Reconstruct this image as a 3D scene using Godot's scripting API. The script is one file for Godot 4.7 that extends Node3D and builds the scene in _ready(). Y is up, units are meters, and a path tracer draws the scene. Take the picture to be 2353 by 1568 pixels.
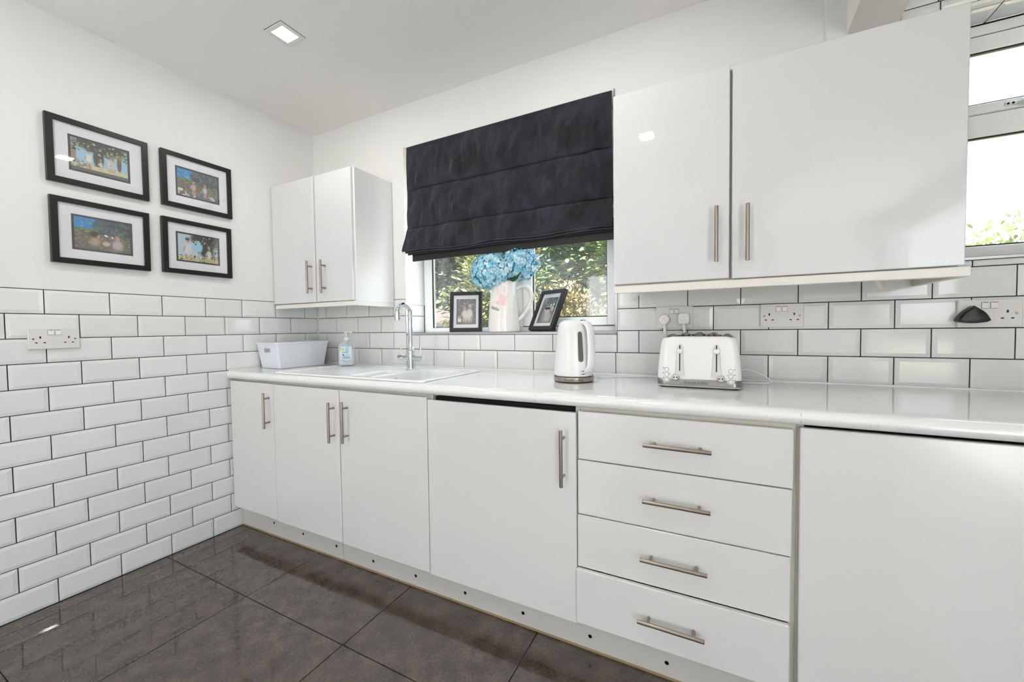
extends Node3D

# ---------------------------------------------------------------- mesh builder
class MB:
	var o := Vector3.ZERO
	var v := PackedVector3Array()
	var n := PackedVector3Array()
	var t := PackedVector2Array()
	var c := PackedColorArray()
	var ix := PackedInt32Array()
	var col := Color.WHITE
	func _init(origin := Vector3.ZERO) -> void:
		o = origin
	func vert(p: Vector3, nn: Vector3, uv := Vector2.ZERO) -> void:
		v.append(p - o); n.append(nn); t.append(uv); c.append(col)
	# corners anticlockwise as seen from outside
	func quad(a: Vector3, b: Vector3, d: Vector3, e: Vector3) -> void:
		var nn := (b - a).cross(e - a)
		if nn.length_squared() < 1e-16:
			nn = (d - b).cross(e - b)
		nn = nn.normalized()
		var k := v.size()
		vert(a, nn, Vector2(0, 1)); vert(b, nn, Vector2(1, 1)); vert(d, nn, Vector2(1, 0)); vert(e, nn, Vector2(0, 0))
		ix.append_array([k, k + 2, k + 1, k, k + 3, k + 2])
	func tri(a: Vector3, b: Vector3, d: Vector3) -> void:
		var nn := (b - a).cross(d - a).normalized()
		var k := v.size()
		vert(a, nn); vert(b, nn); vert(d, nn)
		ix.append_array([k, k + 2, k + 1])
	# box between two corners with chamfered edges
	func box(a: Vector3, b: Vector3, ch := 0.0, tf := Transform3D.IDENTITY) -> void:
		var lo := a.min(b); var hi := a.max(b)
		if ch <= 0.0:
			var p := []
			for i in 8:
				p.append(tf * Vector3(hi.x if i & 1 else lo.x, hi.y if i & 2 else lo.y, hi.z if i & 4 else lo.z))
			quad(p[4], p[5], p[7], p[6]); quad(p[1], p[0], p[2], p[3]); quad(p[5], p[1], p[3], p[7])
			quad(p[0], p[4], p[6], p[2]); quad(p[6], p[7], p[3], p[2]); quad(p[0], p[1], p[5], p[4])
			return
		ch = minf(ch, 0.49 * minf(hi.x - lo.x, minf(hi.y - lo.y, hi.z - lo.z)))
		var q := func(sx: int, sy: int, sz: int, ax: int) -> Vector3:
			var r := Vector3(hi.x if sx > 0 else lo.x, hi.y if sy > 0 else lo.y, hi.z if sz > 0 else lo.z)
			if ax != 0: r.x -= sx * ch
			if ax != 1: r.y -= sy * ch
			if ax != 2: r.z -= sz * ch
			return tf * r
		for s in [-1, 1]:
			_f([q.call(s, -1, -1, 0), q.call(s, 1, -1, 0), q.call(s, 1, 1, 0), q.call(s, -1, 1, 0)], s > 0)
			_f([q.call(-1, s, -1, 1), q.call(-1, s, 1, 1), q.call(1, s, 1, 1), q.call(1, s, -1, 1)], s > 0)
			_f([q.call(-1, -1, s, 2), q.call(1, -1, s, 2), q.call(1, 1, s, 2), q.call(-1, 1, s, 2)], s > 0)
			for u in [-1, 1]:
				_f([q.call(-1, s, u, 1), q.call(1, s, u, 1), q.call(1, s, u, 2), q.call(-1, s, u, 2)], s * u < 0)
				_f([q.call(s, -1, u, 0), q.call(s, 1, u, 0), q.call(s, 1, u, 2), q.call(s, -1, u, 2)], s * u > 0)
				_f([q.call(s, u, -1, 0), q.call(s, u, 1, 0), q.call(s, u, 1, 1), q.call(s, u, -1, 1)], s * u < 0)
				for w in [-1, 1]:
					var A: Vector3 = q.call(s, u, w, 0); var B: Vector3 = q.call(s, u, w, 1); var C: Vector3 = q.call(s, u, w, 2)
					if s * u * w > 0: tri(A, B, C)
					else: tri(A, C, B)
	func _f(p: Array, keep: bool) -> void:
		if keep: quad(p[0], p[1], p[2], p[3])
		else: quad(p[3], p[2], p[1], p[0])
	# smooth surface through rows of points; flip turns it inside out
	func grid(rows: Array, closed := false, flip := false, uvs := false) -> void:
		var R := rows.size(); var C: int = rows[0].size(); var k := v.size()
		for i in R:
			for j in C:
				var a: Vector3 = rows[maxi(i - 1, 0)][j]; var b: Vector3 = rows[mini(i + 1, R - 1)][j]
				var d: Vector3 = rows[i][(j + C - 1) % C if closed else maxi(j - 1, 0)]; var e: Vector3 = rows[i][(j + 1) % C if closed else mini(j + 1, C - 1)]
				var du := b - a; var dv := e - d
				if dv.length_squared() < 1e-14:
					var ii := i - 1 if i > 0 else i + 1
					if i == R - 1 or i == 0:
						dv = rows[ii][(j + 1) % C if closed else mini(j + 1, C - 1)] - rows[ii][(j + C - 1) % C if closed else maxi(j - 1, 0)]
				var nn := du.cross(dv)
				if nn.length_squared() < 1e-18: nn = Vector3.UP
				nn = nn.normalized()
				vert(rows[i][j], -nn if flip else nn, Vector2(float(j) / maxi(C - 1, 1), float(i) / maxi(R - 1, 1)))
		for i in R - 1:
			for j in (C if closed else C - 1):
				var p := k + i * C + j; var q := k + i * C + (j + 1) % C; var r := p + C; var s := q + C
				if flip: ix.append_array([p, r, q, q, r, s])
				else: ix.append_array([p, q, r, q, s, r])
	# tube along points, elliptical section: side half-width rw along b (or round when b is zero)
	func tube(pts: Array, r: float, sides := 12, caps := true, b := Vector3.ZERO, rw := 0.0) -> void:
		var rows := []
		var up := Vector3.ZERO
		for i in pts.size():
			var d: Vector3 = (pts[mini(i + 1, pts.size() - 1)] - pts[maxi(i - 1, 0)]).normalized()
			var x: Vector3
			if b != Vector3.ZERO:
				x = b
			else:
				if up == Vector3.ZERO: up = Vector3.UP if absf(d.y) < 0.9 else Vector3.RIGHT
				x = (up - d * up.dot(d)).normalized(); up = x
			var y := d.cross(x).normalized()
			var row := PackedVector3Array()
			for j in sides:
				var a := TAU * j / sides
				row.append(pts[i] + x * cos(a) * (rw if rw > 0.0 else r) + y * sin(a) * r)
			rows.append(row)
		grid(rows, true, true)
		if caps:
			for e in [0, rows.size() - 1]:
				for j in sides:
					if e == 0: tri(pts[0], rows[0][(j + 1) % sides], rows[0][j])
					else: tri(pts[e], rows[e][j], rows[e][(j + 1) % sides])
	func cyl(a: Vector3, b: Vector3, r: float, sides := 20, ch := 0.0) -> void:
		if ch <= 0.0:
			_tubev([a, b], [r, r], sides)
		else:
			var d := (b - a).normalized() * ch
			_tubev([a, a + d, b - d, b], [r - ch, r, r, r - ch], sides)
	func _tubev(pts: Array, rs: Array, sides: int) -> void:
		var d: Vector3 = (pts[-1] - pts[0]).normalized()
		var x := d.cross(Vector3.UP if absf(d.y) < 0.9 else Vector3.RIGHT).normalized(); var y := d.cross(x)
		var rows := []
		for i in pts.size():
			var row := PackedVector3Array()
			for j in sides:
				var a := TAU * j / sides
				row.append(pts[i] + (x * cos(a) + y * sin(a)) * rs[i])
			rows.append(row)
		for i in rows.size() - 1:
			grid([rows[i], rows[i + 1]], true, true)
		for j in sides:
			tri(pts[0], rows[0][(j + 1) % sides], rows[0][j])
			tri(pts[-1], rows[-1][j], rows[-1][(j + 1) % sides])
	# lathe round the y axis through at; prof = [r, y] pairs, bottom to top, outside
	func lathe(at: Vector3, prof: Array, seg := 40) -> void:
		var rows := []
		for p in prof:
			var row := PackedVector3Array()
			for j in seg:
				var a := TAU * j / seg
				row.append(at + Vector3(sin(a) * p[0], p[1], cos(a) * p[0]))
			rows.append(row)
		grid(rows, true)
	func mesh() -> ArrayMesh:
		var a := []
		a.resize(Mesh.ARRAY_MAX)
		a[Mesh.ARRAY_VERTEX] = v; a[Mesh.ARRAY_NORMAL] = n; a[Mesh.ARRAY_TEX_UV] = t; a[Mesh.ARRAY_COLOR] = c; a[Mesh.ARRAY_INDEX] = ix
		var m := ArrayMesh.new()
		m.add_surface_from_arrays(Mesh.PRIMITIVE_TRIANGLES, a)
		return m

var used := {}
var X := {}          # materials

func numbered(s: String) -> String:
	if not used.has(s):
		used[s] = 0
		return s
	used[s] += 1
	return "%s_%03d" % [s, used[s]]

func tag(o: Node3D, label: String, category: String, group := "", kind := "") -> Node3D:
	o.set_meta("label", label); o.set_meta("category", category)
	if group: o.set_meta("group", group)
	if kind: o.set_meta("kind", kind)
	return o

func thing(called: String, at: Vector3, label: String, category: String, group := "", kind := "") -> Node3D:
	var o := Node3D.new()
	o.name = numbered(called); o.position = at
	add_child(o, true)
	return tag(o, label, category, group, kind)

func part(called: String, m: MB, material: Material, parent: Node3D) -> MeshInstance3D:
	var o := MeshInstance3D.new()
	o.mesh = m.mesh(); o.material_override = material; o.name = called
	parent.add_child(o, true)
	return o

func M(at := Vector3.ZERO) -> MB:
	return MB.new(at)

func mat(c: Color, rough := 0.5, metal := 0.0) -> StandardMaterial3D:
	var m := StandardMaterial3D.new()
	m.albedo_color = c; m.roughness = rough; m.metallic = metal
	return m

# smooth path through points, k steps between each two
func smooth_path(p: Array, k := 4) -> Array:
	var out := []
	for i in p.size() - 1:
		var a: Vector3 = p[maxi(i - 1, 0)]; var d: Vector3 = p[mini(i + 2, p.size() - 1)]; var q: Vector3 = p[i]
		for j in k: out.append(q.cubic_interpolate(p[i + 1], a, d, float(j) / k))
	out.append(p[-1])
	return out

func rgb(r: int, g: int, b: int) -> Color:
	return Color(r / 255.0, g / 255.0, b / 255.0)

func noise(seed_: int, freq: float, oct := 4) -> FastNoiseLite:
	var f := FastNoiseLite.new()
	f.seed = seed_; f.frequency = freq; f.fractal_octaves = oct; f.noise_type = FastNoiseLite.TYPE_SIMPLEX_SMOOTH
	return f

# tileable-enough mottled colour picture
func mottle(size: int, a: Color, b: Color, seed_: int, freq: float, stretch := Vector2.ONE, fine := 0.25) -> ImageTexture:
	var im := Image.create(size, size, false, Image.FORMAT_RGB8)
	var f := noise(seed_, freq); var g := noise(seed_ + 7, freq * 9.0, 3)
	for y in size:
		for x in size:
			var w := 0.0
			# blend across the border so that the picture repeats
			var fx := float(x) / size; var fy := float(y) / size
			for k in 4:
				var ox := size if k & 1 else 0; var oy := size if k & 2 else 0
				var ww := (fx if k & 1 else 1.0 - fx) * (fy if k & 2 else 1.0 - fy)
				w += ww * (f.get_noise_2d((x - ox) * stretch.x, (y - oy) * stretch.y) + fine * g.get_noise_2d((x - ox) * stretch.x, (y - oy) * stretch.y))
			im.set_pixel(x, y, a.lerp(b, clampf(0.5 + w * 0.9, 0, 1)))
	im.generate_mipmaps()
	return ImageTexture.create_from_image(im)

func triplanar(m: StandardMaterial3D, tex: Texture2D, scale_: float) -> StandardMaterial3D:
	m.albedo_texture = tex; m.uv1_triplanar = true; m.uv1_world_triplanar = true; m.uv1_scale = Vector3.ONE * scale_
	return m

# ---------------------------------------------------------------- measurements (metres)
const H := 2.4966
const WT := 0.922          # worktop height
const ROWS := [1.3347, 1.2326, 1.1304, 1.0277, 0.9251, 0.8226, 0.7199, 0.6171, 0.5143, 0.4115, 0.3086, 0.2057, 0.103, 0.0]
const LI := [0.0, 0.097, 0.30, 0.5034, 0.6938, 0.8872, 1.0843, 1.2878, 1.494, 1.70, 1.905, 2.11, 2.315, 2.52]
const LH := [0.0, 0.2, 0.4037, 0.5993, 0.7913, 0.9865, 1.1862, 1.3947, 1.60, 1.805, 2.01, 2.215, 2.42, 2.52]
const BI := [0.0, 0.082, 0.287, 0.4913, 0.6998, 0.9066, 1.1191, 1.3333, 1.5486, 1.7645, 1.974, 2.1856, 2.3902, 2.5902, 2.7844, 2.975, 3.1651, 3.3643, 3.567, 3.77, 3.973, 4.176, 4.38]
const BH := [0.0, 0.1838, 0.388, 0.5951, 0.803, 1.0126, 1.226, 1.4409, 1.6564, 1.869, 2.0803, 2.288, 2.4902, 2.6875, 2.8789, 3.0683, 3.2615, 3.465, 3.668, 3.871, 4.074, 4.277, 4.38]
const XR := 4.40           # right wall
const ZF := 5.50           # wall behind the camera
const W1 := [0.805, 2.083, 1.122, 2.246]     # opening over the sink
const W2 := [3.17, 4.25, 1.365, 2.20]        # opening at the right

func _ready() -> void:
	# ---- camera
	var cam := Camera3D.new()
	cam.name = "camera"
	cam.position = Vector3(2.5013, 1.1503, 1.8916)
	cam.rotation = Vector3(-0.0330, 0.4725, -0.0125)
	cam.fov = 2.0 * rad_to_deg(atan(784.0 / 918.81))
	cam.near = 0.02; cam.far = 200.0
	add_child(cam)
	cam.current = true
	# ---- sky, sun, exposure
	var env := Environment.new()
	env.background_mode = Environment.BG_SKY
	var sm := ProceduralSkyMaterial.new()
	sm.sky_top_color = Color(0.86, 0.92, 1.0); sm.sky_horizon_color = Color(1.0, 1.0, 1.0)
	sm.ground_bottom_color = Color(0.32, 0.34, 0.28); sm.ground_horizon_color = Color(0.75, 0.76, 0.72)
	sm.sky_energy_multiplier = 2.0; sm.ground_energy_multiplier = 1.0
	env.sky = Sky.new(); env.sky.sky_material = sm
	env.tonemap_mode = Environment.TONE_MAPPER_LINEAR
	env.tonemap_exposure = 1.3
	env.sdfgi_enabled = true; env.ssao_enabled = true; env.ssil_enabled = true
	var we := WorldEnvironment.new()
	we.name = "world_environment"; we.environment = env
	add_child(we)
	var sun := DirectionalLight3D.new()
	sun.name = "sun"
	sun.light_color = Color(1.0, 0.98, 0.95); sun.light_energy = 11.0; sun.light_angular_distance = 1.0
	sun.shadow_enabled = true
	add_child(sun)
	sun.look_at_from_position(Vector3.ZERO, Vector3(-0.15, -0.90, -0.40))
	materials()
	shell()
	windows()
	for p in [[0.754, 0.697], [1.96, 0.68], [0.754, 1.76], [2.06, 1.74]]:
		ceiling_light(p[0], p[1])
	base_units()
	wall_units()
	wall_pictures()
	sockets()
	sink_and_tap()
	worktop_things()
	sill_things()
	blind()
	garden()

# ---------------------------------------------------------------- materials
func materials() -> void:
	X.plaster = mat(Color(0.89, 0.89, 0.885), 0.75)
	X.ceiling = mat(Color(0.945, 0.94, 0.93), 0.8)
	X.tile = mat(Color(0.885, 0.89, 0.885), 0.06)
	X.tile2 = mat(Color(0.87, 0.875, 0.87), 0.08)
	X.grout = mat(Color(0.165, 0.165, 0.16), 0.85)
	X.door = mat(Color(0.88, 0.875, 0.865), 0.16)
	X.door_up = mat(Color(0.85, 0.85, 0.855), 0.035)
	X.carcass = mat(Color(0.83, 0.81, 0.76), 0.45)
	X.pelmet = mat(Color(0.90, 0.885, 0.855), 0.3)
	X.dark = mat(Color(0.03, 0.03, 0.03), 0.7)
	X.steel = mat(Color(0.62, 0.58, 0.54), 0.3, 1.0)
	X.chrome = mat(Color(0.86, 0.87, 0.88), 0.06, 1.0)
	X.trim = mat(Color(0.76, 0.76, 0.765), 0.38, 1.0)
	X.upvc = mat(Color(0.965, 0.97, 0.97), 0.25)
	X.gasket = mat(Color(0.07, 0.07, 0.075), 0.6)
	X.plastic = mat(Color(0.92, 0.92, 0.92), 0.2)
	X.plate = mat(Color(0.86, 0.85, 0.835), 0.3)
	X.black = mat(Color(0.035, 0.035, 0.04), 0.35)
	X.frame = mat(Color(0.03, 0.028, 0.03), 0.4)
	X.frame_grey = mat(Color(0.09, 0.09, 0.10), 0.4)
	X.card = mat(Color(0.87, 0.87, 0.89), 0.7)
	X.edge = mat(Color(0.09, 0.085, 0.09), 0.6)
	X.ceramic = mat(Color(0.93, 0.915, 0.89), 0.1)
	X.sink = mat(Color(0.93, 0.93, 0.93), 0.12)
	X.board = mat(Color(0.62, 0.52, 0.38), 0.8)
	X.plinth = mat(Color(0.80, 0.785, 0.76), 0.35)
	var g := mat(Color(1, 1, 1, 0.06), 0.0)
	g.transparency = BaseMaterial3D.TRANSPARENCY_ALPHA
	X.glass = g
	var pg := mat(Color(1, 1, 1, 0.03), 0.02)
	pg.transparency = BaseMaterial3D.TRANSPARENCY_ALPHA
	X.picture_glass = pg
	X.floor = triplanar(mat(Color.WHITE, 0.04), mottle(384, rgb(64, 55, 48), rgb(97, 86, 77), 3, 0.022, Vector2.ONE, 0.8), 1.1)
	X.floor.metallic_specular = 0.72
	# worktop: white laminate with a few dark flecks
	var im := Image.create(512, 512, false, Image.FORMAT_RGB8)
	im.fill(Color(0.925, 0.925, 0.92))
	var rng := RandomNumberGenerator.new()
	rng.seed = 11
	for k in 70:
		var p := Vector2i(rng.randi_range(2, 507), rng.randi_range(2, 507))
		var s := rng.randi_range(1, 2)
		im.fill_rect(Rect2i(p, Vector2i(s, s)), Color(0.45, 0.43, 0.41).lerp(Color(0.75, 0.74, 0.72), rng.randf()))
	X.worktop = triplanar(mat(Color.WHITE, 0.07), ImageTexture.create_from_image(im), 1.3)
	X.velvet = triplanar(mat(Color.WHITE, 0.85), mottle(384, rgb(4, 4, 8), rgb(52, 48, 66), 21, 0.012, Vector2(1.0, 0.75), 0.35), 1.6)
	X.velvet.rim_enabled = true; X.velvet.rim = 0.25; X.velvet.rim_tint = 0.4
	X.lining = mat(Color(0.03, 0.032, 0.042), 0.45)
	X.print_dark = mat(Color(0.12, 0.12, 0.13), 0.5)

# ---------------------------------------------------------------- room shell
# a bevelled metro tile: corner p, edge vectors u and w, outward normal along u x w
func tile(parent: Node3D, p: Vector3, u: Vector3, w: Vector3, thick := 0.007, called := "tile", m: Material = null, bev := 0.013, drop := 0.0028) -> void:
	var gap := 0.0018
	var lu := u.length(); var lw := w.length()
	if lu < 0.012 or lw < 0.012:
		return
	var du := u / lu; var dw := w / lw; var nn := du.cross(dw)
	var a := p + du * gap + dw * gap
	lu -= gap * 2; lw -= gap * 2
	var b := minf(bev, 0.3 * minf(lu, lw))
	var q := [a, a + du * lu, a + du * lu + dw * lw, a + dw * lw]
	var i := [a + du * b + dw * b, a + du * (lu - b) + dw * b, a + du * (lu - b) + dw * (lw - b), a + du * b + dw * (lw - b)]
	var mb := M()
	mb.quad(i[0], i[1], i[2], i[3])
	for k in 4:
		var e := (k + 1) % 4
		mb.quad(q[k] - nn * drop, q[e] - nn * drop, i[e], i[k])
		mb.quad(q[k] - nn * thick, q[e] - nn * thick, q[e] - nn * drop, q[k] - nn * drop)
	if m == null:
		m = X.tile if (int(absf(p.x * 713.0) + absf(p.y * 977.0) + absf(p.z * 531.0)) % 3) else X.tile2
	part(called, mb, m, parent)

func structure(called: String, label: String, category: String) -> Node3D:
	return thing(called, Vector3.ZERO, label, category, "", "structure")

# a slab across x and y between z0 and z1 with rectangular holes [x0, x1, y0, y1]
func holed(mb: MB, x0: float, x1: float, y0: float, y1: float, z0: float, z1: float, holes: Array) -> void:
	var xs := [x0, x1]; var ys := [y0, y1]
	for h in holes:
		for k in 2:
			if h[k] > x0 and h[k] < x1: xs.append(h[k])
			if h[k + 2] > y0 and h[k + 2] < y1: ys.append(h[k + 2])
	xs.sort(); ys.sort()
	for i in xs.size() - 1:
		for j in ys.size() - 1:
			var cx: float = (xs[i] + xs[i + 1]) / 2; var cy: float = (ys[j] + ys[j + 1]) / 2
			var inside: bool = xs[i + 1] - xs[i] < 1e-5 or ys[j + 1] - ys[j] < 1e-5
			for h in holes:
				if cx > h[0] and cx < h[1] and cy > h[2] and cy < h[3]: inside = true
			if not inside:
				mb.box(Vector3(xs[i], ys[j], z0), Vector3(xs[i + 1], ys[j + 1], z1))

func shell() -> void:
	var fl := structure("floor", "dark grey-brown polished stone-effect floor of large square tiles with thin dark joints", "floor")
	var mb := M(); mb.box(Vector3(-0.2, -0.2, -0.3), Vector3(XR + 0.2, -0.0035, ZF + 0.2)); part("bed", mb, X.grout, fl)
	var fx := [0.003, 0.09, 0.69, 1.29, 1.905, 2.51, 3.11, 3.71, XR]
	var fz := [0.3, 0.912, 1.512, 2.112, 2.712, 3.312, 3.912, 4.512, 5.112, ZF]
	for i in fx.size() - 1:
		for j in fz.size() - 1:
			tile(fl, Vector3(fx[i], 0, fz[j + 1]), Vector3(fx[i + 1] - fx[i], 0, 0), Vector3(0, 0, fz[j] - fz[j + 1]), 0.006, "tile", X.floor, 0.0012, 0.0006)
	var ce := structure("ceiling", "plain off-white plastered ceiling above the kitchen", "ceiling")
	mb = M(); mb.box(Vector3(-0.2, H, -0.3), Vector3(XR + 0.2, H + 0.15, ZF + 0.2)); part("plaster", mb, X.ceiling, ce)
	# left wall
	var wl := structure("wall_left", "white wall with painted plaster above and bevelled metro tiles below", "wall")
	mb = M(); mb.box(Vector3(-0.2, ROWS[0] + 0.0015, -0.3), Vector3(-0.001, H, ZF)); part("plaster", mb, X.plaster, wl)
	mb = M(); mb.box(Vector3(-0.2, -0.2, -0.3), Vector3(-0.0055, ROWS[0] + 0.0015, ZF)); part("grout", mb, X.grout, wl)
	for r in 13:
		var zs: Array = LH if r % 2 else LI
		for k in zs.size() - 1:
			if zs[k + 1] > zs[k]:
				tile(wl, Vector3(0, ROWS[r + 1], zs[k + 1]), Vector3(0, 0, zs[k] - zs[k + 1]), Vector3(0, ROWS[r] - ROWS[r + 1], 0))
	# back wall
	var wb := structure("wall_back", "white back wall with bevelled metro tile splashback and painted plaster above", "wall")
	var holes := [W1, W2]
	mb = M()
	holed(mb, -0.2, 3.07, ROWS[0] + 0.0015, H, -0.218, -0.001, holes)
	part("plaster", mb, X.plaster, wb)
	mb = M()
	holed(mb, -0.2, 3.07, -0.2, ROWS[0] + 0.0015, -0.218, -0.0055, holes)
	holed(mb, 3.07, XR + 0.2, -0.2, H, -0.218, -0.0055, holes)
	part("grout", mb, X.grout, wb)
	mb = M(); mb.box(Vector3(2.855, 1.9, -0.02), Vector3(2.925, H, 0.012), 0.004); part("nib", mb, X.plaster, wb)
	mb = M(); mb.box(Vector3(3.0605, ROWS[0], -0.02), Vector3(3.0705, H, 0.001), 0.001); part("tile_edging", mb, X.trim, wb)
	var ys := []
	for k in range(12, -1, -1): ys.append(ROWS[0] + 0.0998 * k)
	for r in range(4): ys.append(ROWS[r + 1])
	for r in ys.size() - 1:
		var up := r < 12
		var y1: float = minf(ys[r], H); var y0: float = ys[r + 1]
		var xs: Array = BI if (12 - r) % 2 == 0 else BH
		for k in xs.size() - 1:
			var a: float = xs[k]; var b: float = xs[k + 1]
			if up:
				a = maxf(a, 3.0705)
			for piece in clipped(a, b, y0, y1, [[W1[0], W1[1] + 0.004, W1[2] - 0.007, W1[3]], [W2[0], W2[1], W2[2] - 0.008, W2[3]]]):
				tile(wb, Vector3(piece[0], piece[2], 0), Vector3(piece[1] - piece[0], 0, 0), Vector3(0, piece[3] - piece[2], 0))
	# reveal of the window over the sink
	mb = M(); mb.box(Vector3(W1[0] - 0.001, 1.302, -0.213), Vector3(W1[0] + 0.004, W1[3], -0.0012)); part("reveal_plaster", mb, X.plaster, wb)
	for y in [[1.128, 1.2326], [1.2326, 1.302]]:
		tile(wb, Vector3(W1[0] + 0.006, y[0], -0.001), Vector3(0, 0, -0.1705), Vector3(0, y[1] - y[0], 0), 0.006)
	mb = M(); mb.box(Vector3(W1[0], 1.1215, -0.216), Vector3(W1[1], 1.128, -0.001)); part("sill", mb, X.tile, wb)
	mb = M()
	mb.box(Vector3(W1[0] - 0.002, 1.1155, -0.008), Vector3(W1[1] + 0.006, 1.1275, 0.0015), 0.001)
	mb.box(Vector3(W1[1] - 0.005, 1.1155, -0.008), Vector3(W1[1] + 0.006, 1.336, 0.0015), 0.001)
	mb.box(Vector3(W1[0] - 0.003, 1.1155, -0.008), Vector3(W1[0] + 0.003, 1.302, 0.0008), 0.001)
	part("tile_edging", mb, X.trim, wb)
	mb = M(); mb.box(Vector3(W2[0], W2[2] - 0.007, -0.17), Vector3(W2[1], W2[2], -0.001)); part("sill", mb, X.tile, wb)
	mb = M(); mb.box(Vector3(W2[0], W2[2] - 0.008, -0.008), Vector3(W2[1], W2[2] + 0.0015, 0.0015), 0.001); part("tile_edging", mb, X.trim, wb)
	# tiled soffit of the right window
	for k in 6:
		for zz in [[-0.001, -0.045], [-0.045, -0.147]]:
			var xa: float = maxf(3.130 + 0.203 * k, W2[0]); var xb: float = minf(3.333 + 0.203 * k, W2[1])
			tile(wb, Vector3(xa, W2[3] - 0.006, zz[1]), Vector3(xb - xa, 0, 0), Vector3(0, 0, zz[0] - zz[1]), 0.006)
	mb = M(); mb.box(Vector3(-0.0075, 0.0, -0.0075), Vector3(0.0015, ROWS[0], 0.0015)); part("corner_sealant", mb, X.tile2, wb)
	# pieces behind and beside the camera
	var wr := structure("wall_right", "white plastered wall at the right end of the kitchen with a patio door opening", "wall")
	mb = M()
	for b in [[-0.3, 3.1, -0.2, H], [5.35, ZF, -0.2, H], [3.1, 5.35, -0.2, 0.02], [3.1, 5.35, 2.2, H]]:
		mb.box(Vector3(XR, b[2], b[0]), Vector3(XR + 0.2, b[3], b[1]))
	part("plaster", mb, X.plaster, wr)
	var wf := structure("wall_front", "plain white plastered wall facing the worktop, with a patio door opening", "wall")
	mb = M(); holed(mb, -0.2, XR + 0.2, -0.2, H, ZF, ZF + 0.2, [[0.2, 1.0, 0.02, 2.15]]); part("plaster", mb, X.plaster, wf)
	# beam where the extension begins
	var bm := structure("trim_1", "boxed white ceiling beam crossing the room above the wall cabinet", "beam")
	mb = M()
	var p := [Vector3(2.918, 2.2, 0.0), Vector3(3.062, 2.2, 0.0), Vector3(3.062, H, 0.0), Vector3(2.918, H, 0.0)]
	var q := [Vector3(2.80, 2.2, ZF), Vector3(2.96, 2.2, ZF), Vector3(2.96, H, ZF), Vector3(2.80, H, ZF)]
	for k in 4:
		var e := (k + 1) % 4
		mb.quad(p[e], p[k], q[k], q[e])
	mb.quad(q[0], q[1], q[2], q[3]); mb.quad(p[1], p[0], p[3], p[2])
	part("plaster", mb, X.ceiling, bm)

func clipped(a: float, b: float, y0: float, y1: float, holes: Array) -> Array:
	var out := [[a, b, y0, y1]]
	for h in holes:
		var next := []
		for r in out:
			if r[1] <= h[0] or r[0] >= h[1] or r[3] <= h[2] or r[2] >= h[3]:
				next.append(r); continue
			if r[0] < h[0]: next.append([r[0], h[0], r[2], r[3]])
			if r[1] > h[1]: next.append([h[1], r[1], r[2], r[3]])
			var ma := maxf(r[0], h[0]); var mc := minf(r[1], h[1])
			if r[2] < h[2]: next.append([ma, mc, r[2], h[2]])
			if r[3] > h[3]: next.append([ma, mc, h[3], r[3]])
		out = next
	var keep := []
	for r in out:
		if r[1] - r[0] > 0.014 and r[3] - r[2] > 0.014: keep.append(r)
	return keep

# ---------------------------------------------------------------- windows
func rect_frame(mb: MB, x0: float, x1: float, y0: float, y1: float, wl: float, wr: float, wb: float, wt: float, z0: float, z1: float, ch := 0.003) -> void:
	mb.box(Vector3(x0, y0, z0), Vector3(x0 + wl, y1, z1), ch)
	mb.box(Vector3(x1 - wr, y0, z0), Vector3(x1, y1, z1), ch)
	mb.box(Vector3(x0 + wl, y0, z0), Vector3(x1 - wr, y0 + wb, z1), ch)
	mb.box(Vector3(x0 + wl, y1 - wt, z0), Vector3(x1 - wr, y1, z1), ch)

func gasket(mb: MB, x0: float, x1: float, y0: float, y1: float, z: float, w := 0.004) -> void:
	rect_frame(mb, x0, x1, y0, y1, w, w, w, w, z - 0.012, z, 0.0)

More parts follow.
